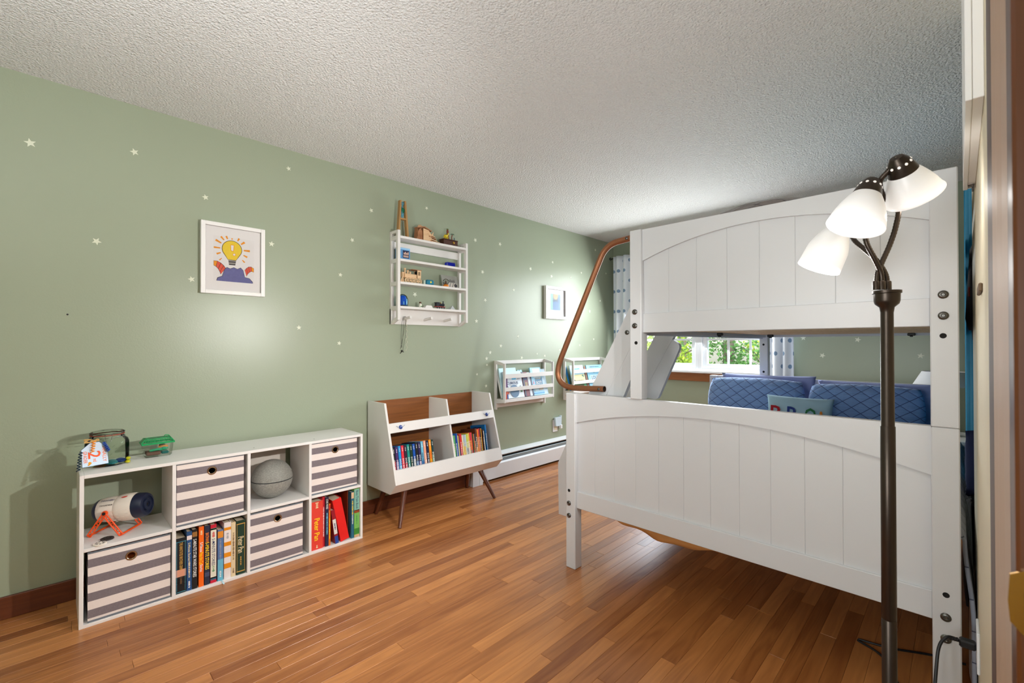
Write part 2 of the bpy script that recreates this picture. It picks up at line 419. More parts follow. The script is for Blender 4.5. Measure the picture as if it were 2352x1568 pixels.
# ---- hydronic baseboard heater along the left wall
HW = pm('heater_white', (222, 226, 228), .4, var=.02); HG = pm('heater_damper', (150, 168, 176), .45)
ht = thing('baseboard_heater', 'white baseboard heater along the green left wall', 'heater', (WX, 2.50, 0))
m = MB(); m.prism([(WX+.001, .03), (WX+.012, .03), (WX+.012, .205), (WX+.05, .205), (WX+.055, .213), (WX+.012, .236), (WX+.001, .236)], 'y', 2.56, FY-.02); m.build('back_plate', HW, ht)
m = MB(); m.prism([(WX+.06, .022), (WX+.068, .022), (WX+.072, .145), (WX+.058, .158), (WX+.052, .152), (WX+.062, .14)], 'y', 2.56, FY-.02); m.build('front_panel', HW, ht)
m = MB(); m.prism([(WX+.045, .152), (WX+.050, .152), (WX+.064, .188), (WX+.060, .192)], 'y', 2.60, 4.2); m.build('damper', HG, ht)
bx('fin_core', pm('heater_dark', (18, 20, 24), .7), ht, WX+.014, WX+.044, 2.6, FY-.04, .05, .195)
m = MB(); cp = [(WX+.001, 0), (WX+.074, 0), (WX+.074, .15), (WX+.06, .20), (WX+.012, .24), (WX+.001, .24)]
m.prism(cp, 'y', 2.488, 2.558); m.build('end_cap', HW, ht); m = MB(); m.prism(cp, 'y', 2.561, 2.60); m.build('end_cap', HW, ht)

# ================================================================== outdoors seen through the window
bx('ground', pm('lawn', (96, 128, 60), .9, var=.3, vscale=2), None, -14, 9, FY+.3, 26, -.7, -.6, **S)
LEAF = []
def leaf_mat(n, c):
    m = bpy.data.materials.new(n); m.use_nodes = True; nt = m.node_tree; nt.nodes.clear()
    o = nt.nodes.new('ShaderNodeOutputMaterial'); d = nt.nodes.new('ShaderNodeBsdfDiffuse'); t = nt.nodes.new('ShaderNodeBsdfTranslucent'); a = nt.nodes.new('ShaderNodeMixShader')
    g = nt.nodes.new('ShaderNodeNewGeometry'); mx = nt.nodes.new('ShaderNodeMix'); mx.data_type = 'RGBA'
    mx.inputs['A'].default_value = tuple(v*.55 for v in lin(c)[:3])+(1,); mx.inputs['B'].default_value = tuple(min(1, v*1.5) for v in lin(c)[:3])+(1,)
    nt.links.new(g.outputs['Random Per Island'], mx.inputs['Factor'])
    for s_ in (d, t): nt.links.new(mx.outputs['Result'], s_.inputs[0])
    a.inputs[0].default_value = .45; nt.links.new(d.outputs[0], a.inputs[1]); nt.links.new(t.outputs[0], a.inputs[2]); nt.links.new(a.outputs[0], o.inputs[0]); return m
LF = [leaf_mat('leaf_bright', (158, 180, 70)), leaf_mat('leaf_green', (92, 132, 76)), leaf_mat('leaf_blue_green', (92, 140, 96))]
BARK = pm('bark', (104, 92, 82), .9, var=.3, vscale=10, bump=.5, bscale=30)
def leaves(parent, clumps, n, size, mat, seed):
    r_ = random.Random(seed); vs = []; fs = []
    for i in range(n):
        c, rad = clumps[r_.randrange(len(clumps))]
        d = Vector((r_.gauss(0, 1), r_.gauss(0, 1), r_.gauss(0, 1))).normalized()*rad*r_.random()**.4
        p = Vector(c)+Vector((d.x, d.y, d.z*.75)); a = Vector((r_.gauss(0, 1), r_.gauss(0, 1), r_.gauss(0, .6))).normalized(); b = a.orthogonal().normalized()
        b = (b*math.cos(i)+a.cross(b)*math.sin(i)); s_ = size*r_.uniform(.6, 1.4); k = len(vs)
        for q in (p-a*s_, p+b*s_*.5, p+a*s_, p-b*s_*.5): vs.append(q-ORG[parent.as_pointer()])
        fs.append((k, k+1, k+2, k+3))
    me = bpy.data.meshes.new('foliage'); me.from_pydata(vs, [], fs); me.materials.append(mat)
    o = bpy.data.objects.new('foliage', me); C.objects.link(o); o.parent = parent; o['kind'] = 'stuff'
def tree(label, x, y, h, r, mat, clumps, n, size, seed, name='tree'):
    t = thing(name, label, 'tree' if name == 'tree' else 'bush', (x, y, -.6), 'trees and bushes outside the window')
    m = MB(); m.tube(spline([(x, y, -.6), (x+.03, y, h*.3), (x-.04, y+.02, h*.6), (x+.02, y, h)], 5), r, 9, radii=[r*(1.15-.8*i/16) for i in range(16)])
    for k in range(4):
        z = h*(.35+.14*k); a = k*2.2
        m.tube([(x, y, z), (x+.5*math.cos(a), y+.5*math.sin(a), z+.4), (x+1.0*math.cos(a), y+.9*math.sin(a), z+.65)], r*.3, 6)
    m.build('trunk', BARK, t, smooth=True); leaves(t, clumps, n, size, mat, seed)
tree('bright yellow-green bush outside the left window sash', -4.7, 9.3, 1.6, .05, LF[0], [((-4.8, 9.3, .9), .9), ((-4.2, 9.4, .5), .8), ((-5.6, 9.5, .9), .9), ((-4.6, 9.6, 1.7), .5)], 5200, .05, 3, 'bush')
tree('slender tree with dark trunk outside the left window sash', -5.6, 12.5, 5, .13, LF[1], [((-6.2, 12, 2.6), .8), ((-5.2, 12.6, 3.2), .9), ((-5.9, 12.2, 1.9), .5)], 3600, .055, 4)
tree('tree with sparse green crown outside the left edge of the right sash', -3.35, 9.6, 5, .11, LF[1], [((-3.7, 9.4, 1.3), .55), ((-3.0, 9.5, 1.0), .5), ((-3.3, 9.2, .5), .6), ((-3.6, 9.6, 2.3), .6)], 2000, .042, 5)
tree('thick trunked tree outside the right window sash', -2.75, 11.2, 6, .22, LF[0], [((-2.9, 10.6, 1.2), .5), ((-2.3, 10.8, 1.6), .55), ((-2.6, 10.8, 2.4), .6), ((-2.1, 10.9, .9), .45)], 1700, .045, 6)
tree('low blue-green bush at the foot of the trees outside', -2.6, 10.0, .8, .04, LF[2], [((-3.1, 10, .1), .8), ((-2.2, 10.1, .1), .75), ((-1.6, 10.2, .2), .8), ((-3.9, 10.2, .0), .7)], 3200, .045, 7, 'bush')
# ================================================================== bunk bed
YB, YP, YG = 1.958, 1.972, 1.985          # front of posts, rails, planks
bed = thing('bunk_bed', 'white twin-over-full bunk bed with arched panelled ends and a side ladder', 'bunk bed', (-.76, 3.0, 0))
BOLT = STEEL
def bolts(parent, pts, y, dark=()):
    for x, z in pts:
        m = MB(); m.lathe([(.013, 0), (.013, .003), (.010, .006), (.006, .0065), (.004, .004)], (x, y, z), (0, -1, 0), 14); m.build('bolt', BOLT, parent, smooth=True)
    for x, z in dark:
        m = MB(); m.lathe([(.0085, .0003), (.0075, .0006), (.005, .0004)], (x, y, z), (0, -1, 0), 12); m.build('bolt_hole', DARK, parent)
def arc(x0, x1, ze, zp, n=18):
    return [(x0+(x1-x0)*i/n, ze+(zp-ze)*(1-((i/n-.5)*2)**2)) for i in range(n+1)]
def panel_end(name, y0, x0, x1, xi0, xi1, ztop, zarch, zpk, zr0, zr1, zb, grooves, posts):
    """one end of a bunk: arched top rail, bottom rail, planks, two posts; y0 is the front of the posts"""
    d = y0-YB
    pe = bx(name, BEDW, bed, xi0, xi1, YP+d+.002, YP+d+.03, zr0, zr1, .002)
    m = MB(); a = arc(xi0, xi1, zarch, zpk)
    fr = [m.v((x, YP+d, z)) for x, z in a]; ft = [m.v((x, YP+d, ztop)) for x, z in a]
    br = [m.v((x, YP+d+.032, z)) for x, z in a]; bt = [m.v((x, YP+d+.032, ztop)) for x, z in a]
    for i in range(len(a)-1):
        m.face([fr[i], fr[i+1], ft[i+1], ft[i]]); m.face([br[i], bt[i], bt[i+1], br[i+1]])
        m.face([fr[i], br[i], br[i+1], fr[i+1]]); m.face([ft[i], ft[i+1], bt[i+1], bt[i]])
    m.face([fr[0], ft[0], bt[0], br[0]]); m.face([fr[-1], br[-1], bt[-1], ft[-1]])
    m.build('top_rail', BEDW, pe)
    for a_, b_ in zip(grooves, grooves[1:]):
        zt = max(z for x, z in arc(xi0, xi1, zarch, zpk, 40) if a_-.04 <= x <= b_+.04)+.012
        m = MB(); m.box(a_+.00005, b_-.00005, YG+d, YG+d+.012, zr1-.01, min(zt, ztop-.01), .0016); m.build('plank', BEDW, pe)
    bx('panel_back', BEDW, pe, xi0, xi1, YG+d+.0095, YG+d+.014, zr1-.01, zarch+.02)
    for i, (a_, b_, z0, z1) in enumerate(posts):
        p = bx('post', BEDW, bed, a_, b_, y0, y0+.06, z0, z1, .003)
    return pe
gl_ = [-1.464, -1.355, -1.2375, -1.119, -1.0005, -.8815, -.7635, -.647, -.531, -.416, -.299, -.181, -.066]
gu_ = [-1.073, -.948, -.82, -.692, -.568, -.443, -.317, -.19, -.066]
lf = panel_end('lower_footboard', YB, -1.524, 0, -1.464, -.066, .939, .783, .879, .325, .414, 0, gl_, [(-1.524, -1.464, 0, .939), (-.066, 0, 0, .9385)])
uf = panel_end('upper_footboard', YB, -1.133, 0, -1.073, -.066, 1.7495, 1.60, 1.695, 1.258, 1.349, 0, gu_, [(-1.133, -1.073, .9395, 1.7505), (-.066, 0, .9395, 1.7505)])
YH = 3.95
lh = panel_end('lower_headboard', YH, -1.524, 0, -1.464, -.066, .939, .783, .879, .325, .414, 0, gl_, [(-1.524, -1.464, 0, .939), (-.066, 0, 0, .9385)])
uh = panel_end('upper_headboard', YH, -1.133, 0, -1.073, -.066, 1.7495, 1.60, 1.695, 1.258, 1.349, 0, gu_, [(-1.133, -1.073, .9395, 1.7505), (-.066, 0, .9395, 1.7505)])
bolts(bed, [(-1.106, 1.357), (-1.106, 1.291), (-.035, 1.356), (-.035, 1.290), (-1.503, .347), (-1.503, .281), (-.035, .350), (-.035, .283)], YB,
      [(-1.100, 1.209), (-.036, 1.227), (-1.503, .415), (-.034, .419)])
bolts(bed, [], YH, [(-1.103, 1.20), (-1.103, .985), (-1.494, .905)])
# side rails, slats, bed bases
for x0, x1 in ((-1.133, -1.107), (-.026, 0)):
    r_ = bx('side_rail', BEDW, bed, x0, x1, YB+.06, YH, 1.246, 1.38, .002)
    bx('guard_rail', BEDW, bed, x0, x1, YB+.06 if x0 > -1 else 2.56, YH, 1.52, 1.60, .002); bx('guard_rail', BEDW, bed, x0, x1, YB+.06 if x0 > -1 else 2.56, YH, 1.65, 1.735, .002)
bx('guard_post', BEDW, bed, -1.1425, -1.1335, YB+.03, YB+.055, 1.38, 1.735, .001)
for x0, x1 in ((-1.524, -1.498), (-.026, 0)): bx('side_rail', BEDW, bed, x0, x1, YB+.06, YH, .30, .42, .002)
for k in range(11):
    y = YB+.16+k*.175
    bx('slat', PLY, bed, -1.107, -.026, y, y+.07, 1.275, 1.292); bx('slat', PLY, bed, -1.498, -.026, y, y+.07, .325, .342)
for x0 in (-1.107, -.046): bx('cleat', BEDW, bed, x0, x0+.02, YB+.06, YH, 1.2555, 1.2745)
for x, y in ((-1.075, 2.95), (-1.0, 3.75), (-.22, 3.90)):
    m = MB(); m.box(x-.02, x+.02, y-.012, y+.012, 1.256, 1.2745, .004); m.box(x-.008, x+.008, y-.012, y+.012, 1.249, 1.256, .002); m.build('slat_bracket', BLACK, bed)
# ladder with wide stringers
lad = MB()
ST = [(-1.1345, 1.46), (-1.427, .934), (-1.636, .528), (-1.632, .236), (-1.545, .236), (-1.53, .56), (-1.1345, 1.25)]
lad.prism(ST, 'y', 2.030, 2.056); lad = lad.build('ladder_stringer', BEDW, bed)
m = MB(); m.prism(ST, 'y', 2.44, 2.466); m.build('ladder_stringer', BEDW, bed)
a = Vector((-1.157, 1.2365)); b = Vector((-1.335, .893))     # line of contact with the stringer
def side_plate(y0, y1):
    P = fillet([(a.x, a.y, 0), (a.x+.060, a.y-.038, 0), (b.x+.098, b.y-.01, 0), (b.x, b.y, 0)], .035, 6)
    m = MB(); m.prism([(p.x, p.y) for p in P], 'y', y0, y1); m.build('ladder_plate', BEDW, bed)
side_plate(2.0315, 2.0575); side_plate(2.4415, 2.4675)
for z in (.43, .66, .87):
    xl = -1.636 if z < .53 else -1.427-(.934-z)*.515
    bx('ladder_tread', BEDW, bed, xl+.03, xl+.15, 2.056, 2.44, z-.012, z+.012, .004)
m = MB(); m.lathe([(.012, 0), (.012, .003), (.008, .006)], (-1.190, 2.030, 1.262), (0, -1, 0), 14); m.build('bolt', BOLT, bed, smooth=True)
# bent handrail tube, open at its lower end
HR = fillet([(-1.137, 2.012, 1.731), (-1.302, 2.012, 1.718), (-1.684, 2.012, .955), (-1.313, 2.012, .970)], [.13, .12], 12)
m = MB(); m.tube(HR, .0155, 16, caps=False)
hr = m.build('hand_rail', BRONZE, bed, smooth=True)
d_ = Vector((.371, 0, .015)).normalized(); e_ = Vector((-1.313, 2.012, .970))
m = MB(); m.lathe([(.0155, 0), (.0128, 0), (.0128, -.03), (.001, -.03)], e_, d_, 16, close=False); m.build('tube_bore', pm('tube_inside', (70, 56, 48), .5, .5), hr, smooth=True)
for x, z in ((-1.172, 1.728), (-1.338, .969)):
    m = MB(); m.lathe([(.0075, -.002), (.0075, .002), (.004, .0045)], (x, 2.012-.0155, z), (0, -1, 0), 12); m.build('bolt', STEEL, hr, smooth=True)

# ================================================================== bedding
def quilt_mat(name, c, line, s, tone=.12, lw=.06, wr=.35):
    m, nt, b = newmat(name, .85); L = nt.links.new
    uv = nn(nt, 'ShaderNodeUVMap'); sp = nn(nt, 'ShaderNodeSeparateXYZ'); L(uv.outputs[0], sp.inputs[0])
    def ln(sgn):
        t = math_n(nt, 'MULTIPLY_ADD', sp.outputs[1], 1.35*sgn, sp.outputs[0]); t = math_n(nt, 'DIVIDE', t, s); f = math_n(nt, 'FRACT', t)
        return math_n(nt, 'ABSOLUTE', math_n(nt, 'SUBTRACT', f, .5))
    dmin = math_n(nt, 'MINIMUM', ln(1), ln(-1))
    line_f = math_n(nt, 'LESS_THAN', dmin, lw)
    wv = nn(nt, 'ShaderNodeTexNoise'); mp = nn(nt, 'ShaderNodeMapping'); mp.inputs['Scale'].default_value = (9, 95, 1); L(uv.outputs[0], mp.inputs[0]); L(mp.outputs[0], wv.inputs['Vector']); wv.inputs['Scale'].default_value = 1; wv.inputs['Detail'].default_value = 4
    cc = lin(c); base = mixc(nt, wv.outputs['Fac'], tuple(v*(1-tone*2) for v in cc[:3])+(1,), tuple(min(1, v*(1+tone*2)) for v in cc[:3])+(1,))
    L(mixc(nt, line_f, base, lin(line)), b.inputs['Base Color'])
    h = math_n(nt, 'ADD', math_n(nt, 'MULTIPLY', math_n(nt, 'POWER', dmin, .5), .9), math_n(nt, 'MULTIPLY', wv.outputs['Fac'], wr))
    bp = nn(nt, 'ShaderNodeBump'); bp.inputs['Strength'].default_value = .7; bp.inputs['Distance'].default_value = .012; L(h, bp.inputs['Height']); L(bp.outputs[0], b.inputs['Normal'])
    b.inputs['Sheen Weight'].default_value = .2
    return m
QB = quilt_mat('blue_quilt', (126, 160, 214), (50, 64, 118), .095, lw=.028)
QG = quilt_mat('grey_quilt', (172, 176, 190), (96, 100, 122), .12, lw=.022)
QT = quilt_mat('taupe_quilt', (122, 112, 108), (54, 48, 52), .11, lw=.03)
def cloth_grid(name, mat, parent, fn, nu, nv, uvs, thick=0, smooth=True, kind=None):
    """grid surface fn(u,v)->point, uv scaled to metres by uvs"""
    o0 = ORG.get(parent.as_pointer(), Vector()) if parent is not None else Vector()
    vs = [Vector(fn(i/nu, j/nv))-o0 for j in range(nv+1) for i in range(nu+1)]
    fs = [(j*(nu+1)+i, j*(nu+1)+i+1, (j+1)*(nu+1)+i+1, (j+1)*(nu+1)+i) for j in range(nv) for i in range(nu)]
    me = bpy.data.meshes.new(name); me.from_pydata(vs, [], fs); me.materials.append(mat)
    ul = me.uv_layers.new(name='UVMap')
    for p in me.polygons:
        for li in p.loop_indices:
            k = me.loops[li].vertex_index; ul.data[li].uv = ((k % (nu+1))/nu*uvs[0], (k//(nu+1))/nv*uvs[1])
    if smooth: me.shade_smooth()
    o = bpy.data.objects.new(name, me); C.objects.link(o)
    if parent is not None: o.parent = parent
    ORG[o.as_pointer()] = o0
    if thick:
        md = o.modifiers.new('thickness', 'SOLIDIFY'); md.thickness = thick; md.offset = 0
    return o
def cushion(name, mat, parent, c, X, Y, w, h, t, seed=0, pinch=.5, n=22, wr=.004, rc=.0):
    """closed pillow: two bulged grids sewn at the rim"""
    c, X, Y = Vector(c), Vector(X).normalized(), Vector(Y).normalized(); N = X.cross(Y).normalized(); r_ = random.Random(seed)
    ph = [r_.uniform(0, 6.28) for _ in range(6)]; o0 = ORG.get(parent.as_pointer(), Vector()) if parent is not None else Vector()
    vs = []; fs = []; uv = []
    for side in (1, -1):
        for j in range(n+1):
            for i in range(n+1):
                u, v = i/n*2-1, j/n*2-1
                b = ((1-abs(u)**2.6)*(1-abs(v)**2.6))
                e = 1-.05*pinch*(1-abs(u)**2)*abs(v)**6-.0; e2 = 1-.07*pinch*(1-abs(v)**2)*abs(u)**6
                wig = wr*(math.sin(u*9+ph[0])*math.cos(v*7+ph[1])+math.sin(v*13+ph[2]+u*4)*.6)*b**.3
                if rc: us, vs_ = u*math.sqrt(1-rc*v*v/2), v*math.sqrt(1-rc*u*u/2)
                else: us, vs_ = u, v
                p = c+X*(us*w/2*e2)+Y*(vs_*h/2*e)+N*(side*(t/2*b**.5)+wig)
                vs.append(p-o0); uv.append((u*w/2, v*h/2))
    m_ = n+1
    for sidx in (0, 1):
        for j in range(n):
            for i in range(n):
                k = sidx*m_*m_+j*m_+i; q = (k, k+1, k+m_+1, k+m_)
                fs.append(q if sidx == 0 else q[::-1])
    me = bpy.data.meshes.new(name); me.from_pydata(vs, [], fs); me.materials.append(mat)
    ul = me.uv_layers.new(name='UVMap')
    for p in me.polygons:
        for li in p.loop_indices: ul.data[li].uv = uv[me.loops[li].vertex_index]
    bm = bmesh.new(); bm.from_mesh(me); bmesh.ops.remove_doubles(bm, verts=bm.verts[:], dist=.0002); bm.to_mesh(me); bm.free()
    me.shade_smooth()
    o = bpy.data.objects.new(name, me); C.objects.link(o)
    if parent is not None: o.parent = parent
    ORG[o.as_pointer()] = o0; return o
# mattresses
MAT = pm('mattress_ticking', (222, 222, 224), .8)
m = bx('mattress', MAT, None, -1.47, -.03, 2.045, 3.935, .343, .58, .03); tag(m, 'full-size white mattress lying in the lower bunk', 'mattress')
m = bx('mattress', MAT, None, -1.08, -.05, 2.045, 3.935, 1.293, 1.46, .03); tag(m, 'twin mattress lying in the upper bunk', 'mattress')
# lower comforter hangs over the right side towards the wall
def comf(u, v):
    y = 2.05+v*1.87; s = u*2.16
    wob = .006*math.sin(y*9+u*5)
    if s < 1.45: x = -1.47+s; z = .60+.012*math.sin(x*7)*math.sin(y*5)
    elif s < 1.52: t = (s-1.45)/.07*math.pi/2; x = -.02+.028*math.sin(t); z = .572+.028*math.cos(t)
    else:
        d = (s-1.52)/.64; k = min(1, max(0, (2.56-y)/.10)); k = k*k*(3-2*k); b_ = min(1, d*2.0); x = .008+.019*b_*b_*(3-2*b_)+.005*math.sin(y*21+1)*d; z = .572-d*(.04+.48*k)
    return (x, y, z+wob)
q = cloth_grid('comforter', QG, None, comf, 54, 40, (2.16, 1.87), thick=.010); tag(q, 'grey-blue quilted comforter on the lower bunk, hanging down between bed and right wall', 'comforter')
# sheet corner drooping below the lower footboard
def droop(u, v):
    x = -1.42+u*.95; zz = .33-.09*math.sin(min(1, u*1.25)*math.pi)**.8
    return (x, 2.09+.03*math.sin(u*26)*v*.4+.012*math.sin(u*7), .345*(1-v)+zz*v+.006*math.sin(u*31)*v)
q = cloth_grid('fitted_sheet', pm('tan_sheet', (196, 138, 78), .8, var=.15), None, droop, 40, 5, (.9, .1), thick=.003); tag(q, 'tan sheet edge drooping below the lower footboard rail', 'sheet')
# pillows
NAVY = pm('navy_piping', (30, 32, 66), .8)
def sham(label, x0, x1, z0, z1, y, lean, seed):
    w = x1-x0; h = z1-z0; t = thing('pillow', label, 'pillow', ((x0+x1)/2, y, z0), 'quilted pillows on the lower bunk')
    Y = Vector((0, lean, 1)).normalized()
    cushion('cover', QB, t, ((x0+x1)/2, y+lean*h/2, (z0+z1)/2), (1, 0, 0), Y, w*1.03, h*1.05, .16, seed, .4, 26, rc=.42)
    m = MB(); m.tube([(x1-.012-.05*abs(k/10-1)**2.4, y+lean*h*(k/20), z0+.015+(h-.03)*k/20) for k in range(21)], .007, 8); m.build('piping', NAVY, t, smooth=True)
sham('left denim-blue quilted pillow leaning on the lower headboard', -1.43, -.765, .622, .948, 3.64, .22, 1)
sham('right denim-blue quilted pillow leaning on the lower headboard', -.75, -.145, .622, .938, 3.64, .22, 2)
PB = pm('pillowcase_periwinkle', (150, 158, 200), .85, var=.06)
cu = cushion('pillow', PB, None, (-1.07, 3.885, .80), (1, 0, 0), (0, .05, 1), .66, .335, .08, 5, .8, 22, .012); tag(cu, 'periwinkle sleeping pillow behind the left quilted pillow', 'pillow')
cu = cushion('pillow', PB, None, (-.41, 3.885, .785), (1, 0, 0), (0, .05, 1), .64, .32, .08, 9, .8, 22, .012); tag(cu, 'periwinkle sleeping pillow behind the right quilted pillow', 'pillow')
t = thing('throw_pillow', 'small pale blue pillow lettered BRO in front of the quilted pillows', 'pillow', (-.755, 3.45, .61))
LBL = pm('pillow_pale_blue', (170, 204, 222), .85, var=.04)
cushion('cover', LBL, t, (-.755, 3.45, .738), (1, 0, -.012), (0, .16, 1), .385, .235, .11, 3, .9, 20, .003)
for s_, xx, c_ in (('B', -.872, (176, 24, 40)), ('R', -.775, (40, 62, 140)), ('O', -.678, (46, 118, 74))):
    lm = pm('letter_'+s_.lower(), c_, .8, bump=.3)
    vs, fs, asp = text_geo(s_)
    lettering(s_, lm, t, (xx, 3.386, .745), (1, 0, -.012), (0, .16, 1), .066, .10, local=False)
lettering('!', pm('letter_mark', (214, 130, 40), .8), t, (-.622, 3.392, .74), (1, 0, 0), (0, .16, 1), .016, .08, local=False)
# folded quilt on the upper bunk, its top shows above the arched panel
def roll(u, v):
    x = -1.0+u*.72; a = v*2*math.pi; e = math.sin(math.pi*min(max(u, .02), .98))**.55
    return (x, 2.19+.13*math.cos(a)*(.4+.6*e), 1.635+(.03*u)+(.18*math.sin(a))*e+.004*math.sin(a*9+u*13))
q = cloth_grid('folded_quilt', QT, None, roll, 26, 30, (.72, .95)); tag(q, 'taupe quilted blanket heaped on the upper bunk behind its arched panel', 'blanket')
bx('blanket_fold', QT, q, -.95, -.25, 2.06, 2.34, 1.461, 1.52, .02)
# ================================================================== cube organiser on the left
XF, XB = -2.645, -2.943
cs = thing('cube_organizer', 'long white eight-cube organizer standing against the green wall', 'shelf', ((XF+XB)/2, .717, 0))
VY = [(.079, .0935), (.3965, .4115), (.7135, .728), (1.0285, 1.043), (1.3405, 1.355)]
for i, (a, b) in enumerate(VY):
    o = i in (0, 4)
    bx('side_panel' if o else 'divider', SHELFW, cs, XB, XF, a, b, 0 if o else .0145, .648 if o else .633, .0012)
bx('top_panel', SHELFW, cs, XB, XF, .0935, 1.3405, .633, .6478, .0012); bx('bottom_panel', SHELFW, cs, XB, XF, .0935, 1.3405, 0, .0145, .0012)
for (a, b), (c, d) in zip(VY, VY[1:]): bx('shelf', SHELFW, cs, XB, XF, b+.0002, c-.0002, .320, .3345, .0012)
bx('back_panel', pm('hardboard_white', (214, 204, 192), .6), cs, XB+.002, XB+.006, .729, 1.0, .335, .632)
for y in (.76, 1.08):
    m = MB(); m.lathe([(.0035, 0), (.003, .0006)], (XF-.06, y, .6478), (0, 0, 1), 8); m.build('screw', STEEL, cs)
# ---- striped fabric bins
def stripe_mat():
    m, nt, b = newmat('striped_canvas', .85); L = nt.links.new
    tc = nn(nt, 'ShaderNodeTexCoord'); sp = nn(nt, 'ShaderNodeSeparateXYZ'); L(tc.outputs['Object'], sp.inputs[0])
    t = math_n(nt, 'DIVIDE', sp.outputs[2], .292)
    fr = math_n(nt, 'FRACT', math_n(nt, 'DIVIDE', math_n(nt, 'SUBTRACT', t, .062), .246))
    g = math_n(nt, 'LESS_THAN', fr, .5); g = math_n(nt, 'MULTIPLY', g, math_n(nt, 'GREATER_THAN', t, .055)); g = math_n(nt, 'MULTIPLY', g, math_n(nt, 'LESS_THAN', t, .94))
    nz = nn(nt, 'ShaderNodeTexNoise'); mp = nn(nt, 'ShaderNodeMapping'); mp.inputs['Scale'].default_value = (900, 900, 120); L(tc.outputs['Object'], mp.inputs[0]); L(mp.outputs[0], nz.inputs['Vector']); nz.inputs['Scale'].default_value = 1
    n2 = nn(nt, 'ShaderNodeTexNoise'); mp2 = nn(nt, 'ShaderNodeMapping'); mp2.inputs['Scale'].default_value = (120, 120, 900); L(tc.outputs['Object'], mp2.inputs[0]); L(mp2.outputs[0], n2.inputs['Vector']); n2.inputs['Scale'].default_value = 1
    wv = math_n(nt, 'MULTIPLY', math_n(nt, 'ADD', nz.outputs['Fac'], n2.outputs['Fac']), .5)
    gr = mixc(nt, wv, lin((84, 74, 80)), lin((150, 140, 144))); wh = mixc(nt, wv, lin((224, 212, 206)), lin((240, 230, 224)))
    L(mixc(nt, g, wh, gr), b.inputs['Base Color'])
    bp = nn(nt, 'ShaderNodeBump'); bp.inputs['Strength'].default_value = .15; bp.inputs['Distance'].default_value = .001; L(wv, bp.inputs['Height']); L(bp.outputs[0], b.inputs['Normal'])
    return m
STRIPE = stripe_mat(); TRIMG = pm('bin_trim_grey', (110, 116, 124), .8); GROM = pm('grommet_antique', (176, 152, 124), .25, 1.0); LINING = pm('bin_lining', (60, 54, 54), .9)
def bin_(label, y0, y1, z0, xf, inner=None, tilt=0.):
    H = .292; d = .28; w = y1-y0
    t = thing('storage_bin', label, 'storage bin', (xf-d/2, (y0+y1)/2, z0), 'striped fabric bins in the cube organizer')
    m = MB(); th = .006; cyy, czz, rr = (y0+y1)/2, z0+H*.83, .0185
    # front with a real round hole
    n = 24; outer = []
    for k in range(n):
        a = 2*math.pi*k/n+math.pi/4; ca, sa = math.cos(a), math.sin(a)
        s_ = min((w/2)/max(abs(ca), 1e-6), 1e9); 
        ty, tz = ca, sa
        k1 = (w/2)/abs(ca) if abs(ca) > 1e-6 else 1e9
        k2 = ((z0+H-czz) if sa > 0 else (czz-z0))/abs(sa) if abs(sa) > 1e-6 else 1e9
        kk = min(k1, k2); outer.append((cyy+ca*kk, czz+sa*kk))
    cor = [(y1, z0+H), (y0, z0+H), (y0, z0), (y1, z0)]
    def bulge(y, z):
        return .006*math.sin(math.pi*min(1, max(0, (y-y0)/w)))*math.sin(math.pi*min(1, max(0, (z-z0)/H)))
    for x_, sgn in ((xf, 1), (xf-th, -1)):
        inn = [m.v((x_+bulge(cyy, czz), cyy+rr*math.cos(2*math.pi*k/n+math.pi/4), czz+rr*math.sin(2*math.pi*k/n+math.pi/4))) for k in range(n)]
        out_ = [m.v((x_, y, z)) for y, z in outer]
        for k in range(n):
            k2 = (k+1) % n; m.face([inn[k], inn[k2], out_[k2], out_[k]])
            (ya, za), (yb, zb) = outer[k], outer[k2]
            if abs(ya-yb) > 1e-6 and abs(za-zb) > 1e-6:
                c_ = min(cor, key=lambda q: (q[0]-(ya+yb)/2)**2+(q[1]-(za+zb)/2)**2); m.face([out_[k], out_[k2], m.v((x_, c_[0], c_[1]))])
    m.build('front_panel', STRIPE, t)
    m = MB(); m.box(xf-d, xf-th, y0, y0+th, z0+.004, z0+H, .001); m.box(xf-d, xf-th, y1-th, y1, z0+.004, z0+H, .001); m.box(xf-d, xf-d+th, y0+th, y1-th, z0+.004, z0+H, .001); m.build('side_panels', STRIPE, t)
    bx('bin_floor', LINING, t, xf-d, xf-th, y0, y1, z0, z0+.005)
    m = MB(); frame = [(xf-d, xf+.001, y0-.001, y0+th), (xf-d, xf+.001, y1-th, y1+.001), (xf-th, xf+.0012, y0+th, y1-th), (xf-d, xf-d+th, y0+th, y1-th)]
    for a_, b_, c_, e_ in frame: m.box(a_, b_, c_, e_, z0+H, z0+H+.007, .001); 
    m.build('top_trim', TRIMG, t)
    m = MB(); m.box(xf, xf+.0018, y0, y1, z0+.0005, z0+.0085, .001); m.build('bottom_trim', TRIMG, t)
    m = MB(); xg = xf+bulge(cyy, czz)
    m.lathe([(.0135, -.006), (.0135, .001), (.0155, .0028), (.0195, .0024), (.0215, 0), (.0215, -.0005)], (xg, cyy, czz), (1, 0, 0), 24, close=False); m.build('grommet', GROM, t, smooth=True)
    if inner:
        bx('stored_box', inner, t, xf-d+.03, xf-.04, y0+.02, y1-.02, z0+.006, z0+H-.015, .01)
bin_('striped grey and white fabric bin in the bottom left cube', .107, .3915, .0150, -2.652, pm('orange_box', (206, 96, 30), .7))
bin_('striped grey and white fabric bin in the top second cube', .4145, .698, .3350, -2.650)
bin_('striped grey and white fabric bin in the bottom third cube', .7295, .996, .0150, -2.652)
bin_('striped grey and white fabric bin in the top right cube', 1.0445, 1.322, .3350, -2.655)

